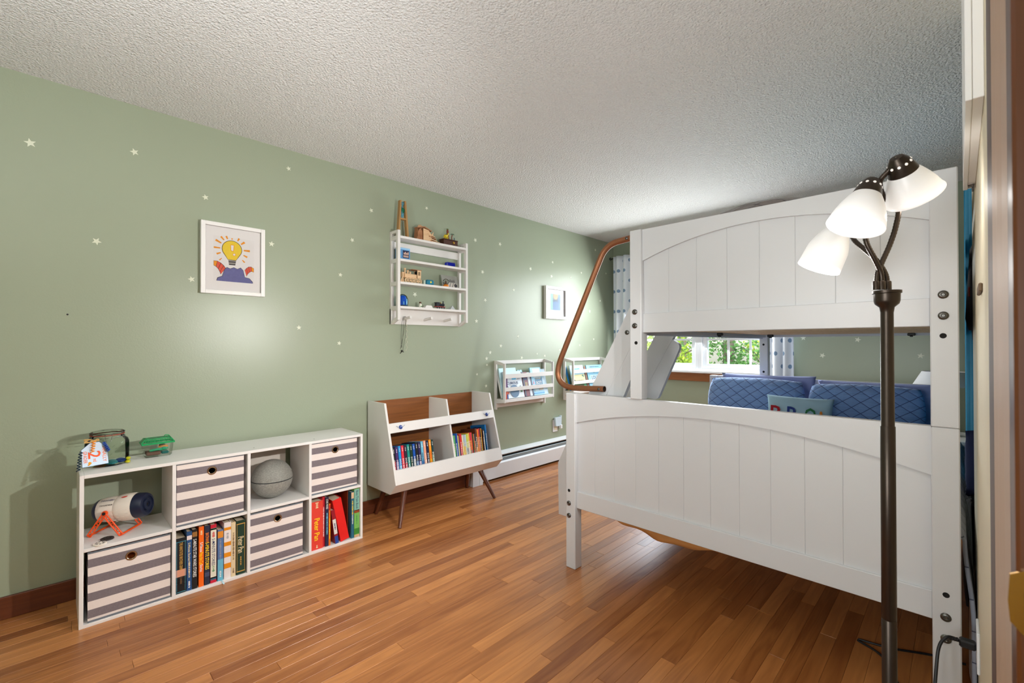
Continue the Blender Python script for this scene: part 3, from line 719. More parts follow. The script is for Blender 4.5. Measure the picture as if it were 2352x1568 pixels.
# ---- books
INK = {k: pm('ink_'+k, c, .6, var=0) for k, c in dict(white=(240, 238, 232), black=(24, 22, 22), gold=(206, 160, 74), yellow=(250, 214, 20), orange=(240, 130, 30), red=(206, 40, 34), navy=(34, 44, 96), cream=(230, 214, 170), green=(70, 140, 80), sky=(120, 196, 222), brown=(110, 78, 50), grey=(150, 150, 156)).items()}
def cov(c): return pm('cover_%02x%02x%02x' % tuple(c), c, .42, var=.07, vscale=30)
def dashes(parent, mat, c, ln, hh, seed, xd=(0, 0, -1), yd=(0, 1, 0), nm='small_print'):
    """print too small to read: a row of uneven strokes"""
    r_ = random.Random(seed); c, xd, yd = Vector(c), Vector(xd), Vector(yd); mb = MB(); p = -ln/2
    while p < ln/2-.001:
        w_ = min(r_.uniform(.0018, .0045), ln/2-p); k = hh*r_.uniform(.55, 1)/2
        mb.poly([c+xd*p-yd*k, c+xd*(p+w_)-yd*k, c+xd*(p+w_)+yd*k, c+xd*p+yd*k]); p += w_+r_.choice((.0009, .0009, .0030))
    return mb.build(nm, mat, parent, local=True)
def book(label, M, t, h, d, c, group=None, bands=(), texts=(), hard=True, face=None, pages=PAPER, top_out=0):
    """spine faces local +X, thickness along +Y, height along +Z, origin at the spine's lower left corner"""
    b = thing('book', label, 'book', group=group, M=M)
    k = .0022 if hard else .0008; mb = MB()
    mb.box(-d, 0, 0, k, 0, h); mb.box(-d, 0, t-k, t, 0, h); mb.box(-.0025, .0006, k, t-k, 0, h)
    mb.build('cover', cov(c), b, local=True)
    o = .004 if hard else .0008
    bx('page_block', pages, b, -d+o, -.003, k, t-k, o, h-o, local=True)
    for z0, z1, cc in bands: bx('spine_print', cov(cc) if not isinstance(cc, str) else INK[cc], b, .0004, .0010, .0004, t-.0004, z0*h, z1*h, local=True)
    for s_, zc_, ln, hh, ink in texts:
        if s_ is None: dashes(b, INK[ink], (.0012, t*.5, zc_*h), ln*h, min(hh, t*.7), int(1000*zc_+ln*313))
        else: lettering(s_, INK[ink], b, (.0014, t*.5, zc_*h), (0, 0, -1), (0, 1, 0), ln*h, min(hh, t*.82))
    return b
def at(x, y, z, lean=0, tip=0, yaw_=0): return Matrix.Translation((x, y, z)) @ Matrix.Rotation(yaw_, 4, 'Z') @ Matrix.Rotation(tip, 4, 'X') @ Matrix.Rotation(lean, 4, 'Y')
XS = -2.658; G2 = 'story books in the bottom second cube'
row = [
 ('thick black book with teal dotted border and picture panel on the spine', .4135, .040, .262, (16, 22, 28), [(.02, .028, (70, 150, 170)), (.93, .938, (70, 150, 170)), (.30, .43, (214, 150, 122)), (.05, .28, (12, 12, 14)), (.175, .18, 'grey')], [('THE ANNOTATED BROTHERS GRIMM', .67, .5, .013, 'gold'), (None, .22, .13, .009, 'brown')]),
 ('blue book with round white badge and gold title', .4555, .021, .284, (36, 78, 128), [(.86, .93, (226, 214, 214))], [('5-Minute Stories', .66, .30, .010, 'cream'), (None, .36, .28, .008, 'cream'), (None, .10, .12, .008, 'white')]),
 ('black book with a white capitals title down its whole spine', .4775, .021, .287, (20, 18, 18), [(.88, .96, (150, 104, 52))], [('5-MINUTE STAR WARS STORIES', .52, .64, .014, 'white')]),
 ('bright orange story book with yellow and white title', .5045, .021, .293, (240, 104, 24), [], [('5-Minute', .66, .16, .012, 'white'), ('Pete the Cat', .47, .20, .016, 'yellow'), ('Stories', .31, .12, .012, 'white'), (None, .90, .07, .009, 'cream')]),
 ('navy book with orange and yellow title', .5285, .022, .291, (34, 40, 62), [(.14, .21, (70, 76, 104))], [('BATMAN', .80, .16, .014, 'orange'), ('5-MINUTE STORIES', .49, .46, .016, 'yellow')]),
 ('white-spined book with crimson ends and coloured title', .5535, .025, .289, (198, 30, 56), [(.08, .93, (226, 224, 206)), (.05, .10, (52, 96, 120)), (.91, .94, (54, 130, 110))], [(None, .83, .09, .012, 'red'), ('5-MINUTE STORIES', .53, .46, .013, 'navy'), (None, .24, .10, .012, 'green')]),
 ('shorter blue book with pale blue foot and small picture at top', .5835, .025, .255, (84, 116, 164), [(0, .42, (104, 178, 204)), (.84, .97, (220, 140, 50))], [(None, .62, .38, .008, 'grey'), (None, .13, .12, .009, 'white')]),
 ('white book with a column of orange shapes on the spine', .6115, .031, .284, (232, 224, 222), [(.86, .91, (226, 140, 20)), (.58, .65, (226, 140, 20)), (.38, .46, (226, 140, 20)), (.18, .27, (226, 140, 20))], [(None, .755, .11, .012, 'grey')]),
 ('thin cream book with brown lettering', .6435, .020, .276, (224, 204, 164), [], [(None, .56, .50, .008, 'brown'), (None, .11, .09, .008, 'brown')]),
 ('dark green book with a gold border and cream title', .6665, .041, .277, (22, 54, 40), [(.05, .065, 'gold'), (.93, .945, 'gold')], [('Peter Pan', .55, .30, .026, 'cream'), (None, .25, .16, .007, 'gold')])]
for lab, y, t, h, c, bands, texts in row:
    b = book(lab, at(XS, y, .0147), t, h, .2, c, G2, bands, texts)
    if 'thick black' in lab or 'dark green' in lab:
        m = MB(); g_ = 'gold' if 'green' in lab else None
        m.box(.0009, .0013, .0025, .0040, .05*h, .945*h); m.box(.0009, .0013, t-.0040, t-.0025, .05*h, .945*h); m.build('spine_border', INK['gold'] if g_ else cov((70, 150, 170)), b, local=True)
m = MB(); m.tube(spline([(-2.66, .594, .0155), (-2.648, .597, .0157), (-2.6435, .5985, .012), (-2.6430, .601, -.0+.006), (-2.6405, .606, .0015)], 4), .001, 4)
m = MB()
pth = spline([(-2.66, .594, .0152), (-2.650, .596, .0153), (-2.6425, .598, .0150), (-2.6405, .600, .008), (-2.634, .604, .0012)], 5)
for a_, b_ in zip(pth, pth[1:]): m.poly([a_, b_, b_+Vector((0, .007, 0)), a_+Vector((0, .007, 0))])
tag(m.build('ribbon_bookmark', pm('ribbon_pale_blue', (176, 210, 222), .7), None), 'pale blue ribbon hanging over the edge of the bottom second cube', 'ribbon')
G4 = 'books in the bottom right cube'
book('thick coral-red book with large yellow title', at(-2.66, 1.0445, .0147), .069, .277, .2, (222, 66, 52), G4, [], [('Peter Pan', .42, .46, .030, 'yellow'), (None, .92, .12, .02, 'cream'), (None, .06, .06, .012, 'cream')])
book('thin crimson book beside the thick coral-red one', at(-2.668, 1.1145, .0147), .013, .292, .2, (196, 32, 48), G4, [], [(None, .5, .6, .006, 'white')])
book('navy book with white capitals right of the thin crimson one', at(-2.66, 1.1285, .0147), .019, .288, .2, (34, 38, 70), G4, [(.82, .97, (24, 24, 30))], [('STAR WARS', .86, .20, .012, 'white'), (None, .46, .44, .009, 'sky')])
book('thin orange paperback in the bottom right cube', at(-2.66, 1.1483, .0147), .0105, .245, .18, (230, 116, 30), G4, [(.85, .97, (200, 46, 30))], [(None, .4, .5, .007, 'yellow')])
book('small leaning board book with red, white and blue spine', at(-2.655, 1.1865, .0150, 0, R(7.5)), .021, .205, .16, (150, 26, 40), G4, [(0, .22, (36, 70, 150)), (.28, .72, (224, 220, 214))], [(None, .5, .2, .010, 'navy')])
book('plain bright red book leaning to the left', at(-2.66, 1.2225, .0151, 0, R(11.5)), .053, .262, .2, (226, 34, 32), G4)
book('brown book with rust cover leaning back at the right', at(-2.70, 1.2745+.008, .0147, 0, 0), .003, .285, .22, (150, 70, 36), G4)
book('tall teal book with yellow and white title', at(-2.66, 1.2875, .0147), .017, .282, .2, (40, 106, 132), G4, [(.86, .99, (220, 190, 150))], [(None, .66, .3, .009, 'yellow'), (None, .40, .2, .007, 'white')])
book('light green book with a teal top, rightmost in the organizer', at(-2.66, 1.3065, .0147), .033, .297, .2, (122, 190, 96), G4, [(.55, .99, (132, 186, 170)), (.50, .56, (150, 70, 40)), (.06, .18, (64, 140, 56)), (0, .05, (210, 170, 130))], [('Busy Train Book', .77, .38, .018, 'navy'), (None, .36, .2, .008, 'green')])

# ---- things on and in the organiser
JG = bpy.data.materials.new('jar_glass'); JG.use_nodes = True
def glassy(mat, tint=(.93, .96, .93), f=1.35):
    nt = mat.node_tree; nt.nodes.clear(); o = nt.nodes.new('ShaderNodeOutputMaterial'); tr = nt.nodes.new('ShaderNodeBsdfTransparent'); g = nt.nodes.new('ShaderNodeBsdfGlossy'); mx = nt.nodes.new('ShaderNodeMixShader'); fr = nt.nodes.new('ShaderNodeLayerWeight')
    tr.inputs[0].default_value = tint+(1,); g.inputs['Roughness'].default_value = .04; fr.inputs[0].default_value = .17
    nt.links.new(fr.outputs['Fresnel'], mx.inputs[0]); nt.links.new(tr.outputs[0], mx.inputs[1]); nt.links.new(g.outputs[0], mx.inputs[2]); nt.links.new(mx.outputs[0], o.inputs[0]); return mat
glassy(JG, (.90, .93, .88)); CLEAR = glassy(bpy.data.materials.new('clear_plastic') if False else (lambda m: (setattr(m, 'use_nodes', True), m)[1])(bpy.data.materials.new('clear_plastic')), (.95, .96, .95))
jc = (-2.828, .178, .648)
jar = thing('glass_jar', 'large lidded glass jar with a party tag on the organizer top', 'jar', jc)
m = MB(); m.lathe([(.0005, .0005), (.068, .0005), (.0775, .009), (.0785, .03), (.0785, .100), (.074, .115), (.062, .125), (.059, .130), (.059, .136), (.057, .136)], jc, (0, 0, 1), 36, close=False); m.build('jar_body', JG, jar, smooth=True)
m = MB()
for k in range(16):
    a_ = R(-75+k*7); zz = .045+(k*37 % 50)/1000
    p = Vector(jc)+Vector((.0783*math.cos(a_), .0783*math.sin(a_), zz)); q = Vector(jc)+Vector((.0783*math.cos(a_+.11), .0783*math.sin(a_+.11), zz+.006)); m.tube([p, q], .0011, 5)
m.build('embossing', JG, jar)
m = MB(); m.lathe([(.0585, .1365), (.0625, .137), (.0625, .141), (.0585, .1415)], jc, (0, 0, 1), 36, close=False); m.build('rubber_seal', pm('seal_red', (140, 66, 50), .6), jar, smooth=True)
m = MB(); m.lathe([(.059, .1418), (.061, .144), (.061, .150), (.055, .154), (.030, .1545), (.001, .1545)], jc, (0, 0, 1), 36, close=False); m.build('jar_lid', JG, jar, smooth=True)
m = MB()
for r_, z in ((.0635, .128), (.063, .1475)): m.tube([Vector(jc)+Vector((r_*math.cos(2*math.pi*k/24), r_*math.sin(2*math.pi*k/24), z)) for k in range(25)], .0013, 6)
for s_ in (1, -1): m.tube(spline([Vector(jc)+Vector(q) for q in ((.062, -.012*s_, .147), (.069, -.012*s_, .138), (.068, -.010*s_, .122), (.071, -.006*s_, .112))], 4), .0010, 6)
m.tube(spline([Vector(jc)+Vector(q) for q in ((-.060, .012, .148), (-.055, .04, .140), (-.05, .052, .125))], 4), .001, 6)
m.build('wire_bail', STEEL, jar, smooth=True)
for c_, p, sc in (((24, 116, 128), (.028, .012, .012), (.040, .026, .010)), ((30, 64, 140), (.02, .045, .014), (.030, .02, .010)), ((226, 112, 40), (.025, -.035, .013), (.03, .022, .009)), ((220, 170, 60), (-.02, -.02, .012), (.03, .03, .008))):
    m = MB(); m.ball(Vector(jc)+Vector(p), 1, sc, 12, 7); tag(m.build('candy', pm('candy_%d' % c_[0], c_, .4), None, smooth=True), {24: 'teal', 30: 'dark blue', 226: 'orange', 220: 'amber'}[c_[0]]+' wrapped sweet at the bottom of the glass jar', 'sweet')
# tag card hanging on the jar front, facing the room
tg = thing('gift_tag', 'pale blue house-shaped tag with orange lettering hung on the jar', 'tag', (jc[0]+.08, jc[1]-.02, .70))
tc_ = Vector((-2.741, .131, .716)); txd = Vector((-.30, .954, -.0)).normalized(); tyd = Vector((-.18, -.05, 1)).normalized(); tn = txd.cross(tyd).normalized()
def tp(u, v, o=0): return tc_+txd*u+tyd*v+tn*o
hs = [(-.046, -.050), (.046, -.050), (.046, .022), (.018, .052), (-.014, .052), (-.046, .026)]
m = MB(); A = [m.v(tp(u, v, 0)) for u, v in hs]; B = [m.v(tp(u, v, .0012)) for u, v in hs]; m.face(A[::-1]); m.face(B)
for k in range(6): m.face([A[k], A[(k+1) % 6], B[(k+1) % 6], B[k]])
m.build('card', pm('tag_blue', (204, 222, 240), .6), tg)
m = MB()
for k in range(6):
    a_, b_ = hs[k], hs[(k+1) % 6]; m.tube([tp(a_[0], a_[1], .0008), tp(b_[0], b_[1], .0008)], .0009, 5)
m.build('card_edge', pm('tag_edge', (30, 66, 96), .6), tg)
OR = pm('tag_orange', (238, 120, 70), .6, var=0); OR2 = pm('tag_orange_deep', (232, 84, 20), .6, var=0)
lettering('2', OR2, tg, tp(-.002, -.002, .0020), tyd*-1, txd, .030, .044, local=False)
lettering('nd', OR, tg, tp(-.001, -.026, .0020), tyd*-1, txd, .013, .013, local=False)
lettering('GRADER', OR, tg, tp(-.034, -.008, .0020), tyd*-1, txd, .052, .013, local=False)
lettering('FINALLY', OR, tg, tp(.033, -.006, .0020), tyd*-1, txd, .066, .013, local=False)
m = MB(); m.ball(tp(-.020, -.036, .002), 1, (.002, .006, .006), 8, 5); m.ball(tp(-.024, -.043, .002), 1, (.002, .004, .003), 8, 5); m.build('fish_print', pm('tag_amber', (240, 160, 20), .6), tg)
def curl(p, q, r_, n, w):
    p, q = Vector(p), Vector(q); d = (q-p); out = []
    e1 = d.orthogonal().normalized(); e2 = d.normalized().cross(e1)
    for k in range(n*8+1): out.append(p+d*(k/(n*8))+e1*(r_*math.cos(k*math.pi/4))+e2*(r_*math.sin(k*math.pi/4)))
    return out
for nm, c_, p, q, n in (('ribbon', (242, 150, 40), tp(-.002, .060, .010), tp(-.012, .008, .010), 5), ('ribbon', (26, 74, 168), tp(.030, .046, .010), tp(.046, .004, .012), 6), ('ribbon', (16, 42, 62), tp(-.048, .020, .004), tp(-.062, -.062, .006), 7)):
    m = MB(); m.tube(curl(p, q, .0055, n, .004), .0022, 5); m.build(nm, pm('ribbon_%d' % c_[2], c_, .35), tg, smooth=True)
m = MB()
for s_ in (1, -1): m.tube(spline([tp(-.004, .058, .006), tp(-.018, .066, .010+.004*s_), tp(-.036, .062+.006*s_, .008), tp(-.020, .055, .006), tp(-.004, .058, .006)], 6), .0022, 6)
m.tube(spline([tp(-.004, .058, .006), tp(.010, .064, .008), tp(.014, .058, .008), tp(-.004, .058, .006)], 5), .0022, 6)
m.build('bow', pm('raffia', (206, 164, 96), .7), tg, smooth=True)
# bug box
bb = thing('bug_box', 'clear plastic critter box with a green lid on the organizer top', 'critter box', (-2.862, .367, .648))
BY = lambda u: .367+u; BZ = .648
m = MB()
def rectring(hx, hy, z, cx=-2.862, cy=.367): return [m.v((cx+a*hx, cy+b*hy, z)) for a, b in ((1, -1), (1, 1), (-1, 1), (-1, -1))]
a_ = rectring(.030, .048, BZ+.0005); b_ = rectring(.034, .054, BZ+.008); c_ = rectring(.039, .060, BZ+.064); m.face(a_[::-1])
for P_, Q_ in ((a_, b_), (b_, c_)):
    for k in range(4): m.face([P_[k], P_[(k+1) % 4], Q_[(k+1) % 4], Q_[k]])
m.build('tank', CLEAR, bb)
GRN = pm('lid_green', (20, 150, 84), .4)
m = MB()
for x0, x1, y0, y1 in ((-.045, -.036, -.066, .066), (.036, .045, -.066, .066), (-.036, .036, -.066, -.056), (-.036, .036, .056, .066)): m.box(-2.862+x0, -2.862+x1, .367+y0, .367+y1, BZ+.064, BZ+.072, .0015)
for x0, x1, y0, y1 in ((-.026, -.020, -.052, .052), (.018, .024, -.052, .052), (-.020, .018, -.052, -.040), (-.020, .018, .040, .052)): m.box(-2.862+x0, -2.862+x1, .367+y0, .367+y1, BZ+.086, BZ+.091, .001)
for s_ in (-1, 1): m.prism([(.367+s_*.066, BZ+.072), (.367+s_*.052, BZ+.091), (.367+s_*.048, BZ+.091), (.367+s_*.060, BZ+.072)], 'x', -2.892, -2.834)
m.build('lid_frame', GRN, bb)
m = MB()
for k in range(19):
    y = .367-.050+k*.0056; m.prism([(-2.862+.036, BZ+.072), (-2.862+.038, BZ+.072), (-2.862+.024, BZ+.088), (-2.862+.022, BZ+.088)], 'y', y, y+.0026)
m.build('vent_slats', GRN, bb)
m = MB(); m.box(-2.884, -2.842, .335, .403, BZ+.0885, BZ+.0900); m.build('lid_window', CLEAR, bb)
m = MB(); m.tube(fillet([(-2.862, .395, BZ+.091), (-2.862, .398, BZ+.100), (-2.862, .412, BZ+.098), (-2.862, .418, BZ+.09)], .004, 3), .002, 6); m.build('clasp', GRN, bb)
m = MB(); m.box(-2.889, -2.834, .322, .378, BZ+.009, BZ+.026, .003); m.build('soil_block', pm('soil_brown', (112, 84, 70), .9, bump=.4, bscale=300), bb)
m = MB(); m.box(-2.887, -2.836, .379, .413, BZ+.009, BZ+.022, .006); m.build('pond', pm('pond_teal', (40, 110, 104), .4), bb)
m = MB(); m.tube(spline([(-2.85, .335, BZ+.029), (-2.845, .36, BZ+.034), (-2.85, .385, BZ+.032), (-2.855, .41, BZ+.034)], 5), .0055, 7, radii=[.003]+[.006]*13+[.003]*2); m.ball((-2.848, .392, BZ+.036), .008, (1, 1.3, .8), 8, 6); m.build('plant', pm('plant_green', (36, 160, 110), .5), bb, smooth=True)
m = MB(); m.tube(spline([(-2.856, .372, BZ+.044), (-2.850, .388, BZ+.048), (-2.854, .408, BZ+.045)], 5), .004, 6); m.build('toy_bug', pm('bug_orange', (222, 140, 60), .5), bb, smooth=True)
m = MB(); m.ball((-2.858, .386, BZ+.052), .012, (1, 1.2, .5), 9, 6); m.build('leaf', pm('leaf_dark', (84, 92, 70), .7), bb, smooth=True)
yt = thing('yellow_toy', 'tiny translucent yellow toy beside the jar', 'toy', (-2.784, .247, .648))
YT = pm('toy_yellow', (216, 212, 20), .2, trans=.3)
m = MB(); m.ball((-2.784, .247, .6555), .0105, (1, 1, .7), 12, 8); m.build('base', YT, yt, smooth=True)
m = MB(); m.ball((-2.786, .249, .670), .0095, (1, 1, .75), 12, 8); m.build('cap', YT, yt, smooth=True)
# star projector on its orange stand
SZ = .3350
pr = thing('star_projector', 'white toy star projector with dark blue ends on an orange stand', 'projector', (-2.80, .235, SZ))
pc = Vector((-2.785, .232, SZ+.108)); pd = Vector((.60, .79, .10)).normalized()
WP = pm('toy_white', (232, 224, 212), .35); NB = pm('toy_navy', (26, 34, 58), .35); ORG_ = pm('toy_orange', (244, 84, 14), .4)
m = MB(); m.lathe([(0.0316, -0.0927), (0.0463, -0.0905), (0.0526, -0.0822), (0.0558, -0.0579), (0.0569, -0.0126), (0.0563, -0.0105), (0.0589, -0.0063), (0.0611, 0.0105), (0.0611, 0.0526), (0.0558, 0.0652)], pc, pd, 32); m.build('body', WP, pr, smooth=True)
m = MB(); m.lathe([(0.0211, -0.1063), (0.0421, -0.1042), (0.0494, -0.0948), (0.0521, -0.0832), (0.0463, -0.0885)], pc, pd, 32); m.build('rear_cap', NB, pr, smooth=True)
m = MB(); m.lathe([(0.0573, 0.0632), (0.0573, 0.0695), (0.0537, 0.0948), (0.0494, 0.1032), (0.0389, 0.1063), (0.0379, 0.1010), (0.0274, 0.1000), (0.0253, 0.1063), (0.0126, 0.1073), (0.0116, 0.1010), (0.0021, 0.1010)], pc, pd, 32); m.build('lens_cap', NB, pr, smooth=True)
m = MB(); m.lathe([(.0085, .1003), (.008, .1022), (.001, .1022)], pc, pd, 14); m.build('lens', DARK, pr, smooth=True)
pu = Vector((0, 0, 1)); pn = (pu-pd*pu.dot(pd)).normalized(); pside = pd.cross(pn).normalized()     # towards the room
if pside.x < 0: pside = -pside
nn_ = (pn*.80+pside*.6).normalized(); tv = pd.cross(nn_).normalized()
tv = -tv if tv.z < 0 else tv
lettering('DISCOVERY', INK['navy'], pr, pc+pd*-.038+nn_*0.0584+tv*.004, pd, tv, .055, .009, local=False)
lettering('STAR PLANETARIUM', INK['black'], pr, pc+pd*-.038+(pn*.55+pside*.835).normalized()*0.0580, pd, (pn*.835-pside*.55), .052, .006, local=False)
m = MB(); q_ = pc+pd*.032+(pn*.9+pside*.44).normalized()*0.0605; m.ball(q_, 1, (.006, .016, .003), 10, 6); m.build('decal', pm('decal_red', (190, 60, 40), .5), pr)
rib = MB()
for k, s_ in enumerate((-.02, .0, .02, .04)):
    for a_ in range(5):
        an = R(-60+a_*16); nv = pside*math.cos(an)+pn*math.sin(an); rib.tube([pc+pd*(s_+.004)+nv*0.0603, pc+pd*(s_+.014)+nv*0.0607], .0014, 5)
rib.build('ridges', WP, pr)
piv = pc+pd*-.036
for sgn, in ((1,), (-1,)):
    c_ = piv+pside*(.062*sgn); m = MB(); m.lathe([(.0105, -.006), (.0115, 0), (.0105, .0055)], c_, pside*sgn, 16); m.build('pivot', ORG_, pr, smooth=True)
    m = MB(); m.lathe([(.0072, 0), (.0065, .003)], c_+pside*(.0055*sgn), pside*sgn, 14); m.build('pivot_cap', BLACK, pr)
def truss(a_, b_, w=.0145):
    a_, b_ = Vector(a_), Vector(b_); d = (b_-a_).normalized(); s_ = pside.cross(d).normalized()*(w/2); L_ = (b_-a_).length; mm = MB()
    for o in (-1, 1): mm.tube([a_+s_*o, b_+s_*o], .0031, 6)
    n = int(L_/.011)
    for k in range(n): p = a_+d*(L_*(k)/n); q = a_+d*(L_*(k+1)/n); mm.tube([p+s_*(1 if k % 2 else -1), q+s_*(-1 if k % 2 else 1)], .0018, 5)
    mm.tube([a_-s_, a_+s_], .0026, 6); mm.tube([b_-s_, b_+s_], .0026, 6)
    return mm
zf = SZ+.006
ends = {}
for sgn in (1, -1):
    t0 = piv+pside*(.0655*sgn); t0.z -= .004
    fB = Vector((t0.x, t0.y, 0))+Vector((pd.x, pd.y, 0))*-.062; fB.z = zf; fF = Vector((t0.x, t0.y, 0))+Vector((pd.x, pd.y, 0))*.070; fF.z = zf
    for f_ in (fB, fF): truss(t0, f_).build('stand_leg', ORG_, pr, smooth=True)
    ends[sgn] = (fB, fF)
for k in (0, 1):
    m = MB(); a_, b_ = ends[1][k], ends[-1][k]; d = (b_-a_).normalized(); m.tube([a_, b_], .0042, 8); m.build('stand_bar', ORG_, pr, smooth=True)
for nm, lab, x, y, mat in (('slide_disc', 'thin white slotted projector disc on the top left cube shelf', -2.663, .145, WP), ('slide_disc', 'thin dark projector disc behind the white one', -2.712, .172, pm('disc_dark', (46, 38, 38), .5))):
    d = thing(nm, lab, 'disc', (x, y, SZ)); m = MB(); m.lathe([(.0235, .0), (.0235, .0055), (.021, .0065), (.0065, .0065), (.006, .008)], (x, y, SZ), (0, 0, 1), 28); m.build('plate', mat, d)
    for k in range(8):
        a_ = k*math.pi/4; m = MB(); m.box(x+.014*math.cos(a_)-.0028, x+.014*math.cos(a_)+.0028, y+.014*math.sin(a_)-.0028, y+.014*math.sin(a_)+.0028, SZ+.0063, SZ+.0069); m.build('slot', DARK, d)
# grey panelled globe
gc = Vector((-2.79, .878, SZ+.1075)); gl2 = thing('grey_globe', 'grey panelled plastic ball with a dark seam in the top third cube', 'toy ball', gc-Vector((0, 0, .1075)))
gm, nt, b = newmat('globe_grey', .6); tcn = nn(nt, 'ShaderNodeTexCoord'); vo = nn(nt, 'ShaderNodeTexBrick'); mp = nn(nt, 'ShaderNodeMapping'); mp.inputs['Scale'].default_value = (1, 1, 1)
sph = nn(nt, 'ShaderNodeVectorMath', operation='NORMALIZE'); geo = nn(nt, 'ShaderNodeNewGeometry'); sub = nn(nt, 'ShaderNodeVectorMath', operation='SUBTRACT'); sub.inputs[1].default_value = gc
nt.links.new(geo.outputs['Position'], sub.inputs[0]); nt.links.new(sub.outputs[0], sph.inputs[0]); sx = nn(nt, 'ShaderNodeSeparateXYZ'); nt.links.new(sph.outputs[0], sx.inputs[0])
an = math_n(nt, 'ARCTAN2', sx.outputs[1], sx.outputs[0]); lt = math_n(nt, 'ARCSINE', sx.outputs[2]); cb = nn(nt, 'ShaderNodeCombineXYZ'); nt.links.new(an, cb.inputs[0]); nt.links.new(lt, cb.inputs[1])
vo.inputs['Scale'].default_value = 11; vo.inputs['Color1'].default_value = lin((172, 172, 164)); vo.inputs['Color2'].default_value = lin((142, 142, 136)); vo.inputs['Mortar'].default_value = lin((96, 96, 90)); vo.inputs['Mortar Size'].default_value = .022; vo.offset = .37; vo.squash = 1.6
nt.links.new(cb.outputs[0], vo.inputs['Vector']); nt.links.new(vo.outputs['Color'], b.inputs['Base Color'])
bpn = nn(nt, 'ShaderNodeBump'); bpn.inputs['Strength'].default_value = .5; bpn.inputs['Distance'].default_value = .003; nt.links.new(vo.outputs['Fac'], bpn.inputs['Height']); bpn.invert = True; nt.links.new(bpn.outputs[0], b.inputs['Normal'])
RG = .106
def cap(z0, z1, n=12): return [(max(.0008, math.sqrt(max(0, RG*RG-z*z))), z) for z in [z0+(z1-z0)*(.5-.5*math.cos(math.pi*k/n)) for k in range(n+1)]]
m = MB(); m.lathe([(.0008, -.1055)]+cap(-.1045, -.0025), gc, (0, 0, 1), 40); m.build('lower_half', gm, gl2, smooth=True)
m = MB(); m.lathe(cap(.0025, .1058), gc, (0, 0, 1), 40); m.build('upper_half', gm, gl2, smooth=True)
m = MB(); m.lathe([(.1035, -.0026), (.1035, .0026)], gc, (0, 0, 1), 40); m.build('seam', pm('seam_dark', (40, 44, 48), .5), gl2, smooth=True)
m = MB(); m.box(gc.x-.004, gc.x+.004, gc.y+.094, gc.y+.104, gc.z+.030, gc.z+.036, .001); m.box(gc.x-.002, gc.x+.002, gc.y+.099, gc.y+.108, gc.z+.033, gc.z+.035, .0005); m.build('lug', gm, gl2)
# ================================================================== slanted bookcase on splayed legs
bk = thing('bookcase', 'white slant-front bookcase with walnut back and splayed walnut legs', 'bookcase', (-2.80, 2.045, 0))
SPF = [(-2.975, .806), (-2.975, .214), (-2.674, .214), (-2.604, .287), (-2.752, .806)]
for y0, y1 in ((1.562, 1.577), (2.514, 2.529)):
    m = MB(); m.prism(SPF, 'y', y0, y1); m.build('side_panel', WHITE, bk)
fx = lambda z: -2.604-(z-.287)*.2852        # slanted front line
m = MB(); m.prism([(-2.972, .792), (-2.972, .232), (-2.680, .232), (fx(.37)-.018, .37), (fx(.792)-.002, .792)], 'y', 2.074, 2.088); m.build('divider', WHITE, bk)
bx('back_panel', CASEW, bk, -2.9745, -2.968, 1.577, 2.514, .225, .80)
bx('bottom_panel', WHITE, bk, -2.968, -2.680, 1.577, 2.514, .2145, .229)
m = MB(); m.prism([(fx(.287), .2875), (fx(.287)-.016, .287), (fx(.376)-.016, .376), (fx(.376), .376)], 'y', 1.5772, 2.5138); m.build('front_lip', WHITE, bk)
m = MB(); m.prism([(-2.6745, .2145), (-2.6045, .2870), (-2.6205, .2870), (-2.688, .2145)], 'y', 1.5772, 2.5138); m.build('front_underside', WHITE, bk)
m = MB(); m.prism([(fx(.612), .612), (fx(.612)-.014, .612), (fx(.672)-.014, .672), (fx(.672), .672)], 'y', 1.5772, 2.5138); m.build('front_rail', WHITE, bk)
bx('upper_shelf', WHITE, bk, -2.968, fx(.612)-.016, 1.5772, 2.0738, .606, .618); bx('upper_shelf', WHITE, bk, -2.968, fx(.612)-.016, 2.0882, 2.5138, .606, .618)
for (x0, y0), (x1, y1) in (((-2.72, 1.70), (-2.615, 1.598)), ((-2.72, 2.385), (-2.595, 2.433)), ((-2.90, 1.665), (-2.955, 1.614)), ((-2.90, 2.42), (-2.950, 2.447))):
    m = MB(); m.cyl((x1, y1, 0), (x0, y0, .2142), .0115, .021, 16); m.build('leg', LEGW, bk, smooth=True)
EMB = pm('emblem_blue', (34, 70, 150), .3); EMW = pm('emblem_wing', (150, 166, 190), .4)
for y in (1.660, 2.447):
    z = .642; c = Vector((fx(z)+.0006, y, z)); n_ = Vector((.961, 0, .274)).normalized()
    m = MB(); m.lathe([(.014, 0), (.0135, .003), (.009, .007), (.001, .0085)], c, n_, 18); k = m.build('knob_emblem', EMB, bk, smooth=True)
    m = MB()
    for s_ in (-1, 1): m.tube(spline([c+Vector((.001, s_*.012, 0)), c+Vector((.001, s_*.022, .004)), c+Vector((.001, s_*.033, .012))], 4), .0016, 5)
    m.build('wing', EMW, k)
    m = MB(); 
    for dz in (-.003, .003): m.tube([c+n_*.0075+Vector((0, -.006, dz)), c+n_*.0075+Vector((0, .006, dz))], .0011, 5)
    m.build('emblem_print', INK['white'], k)
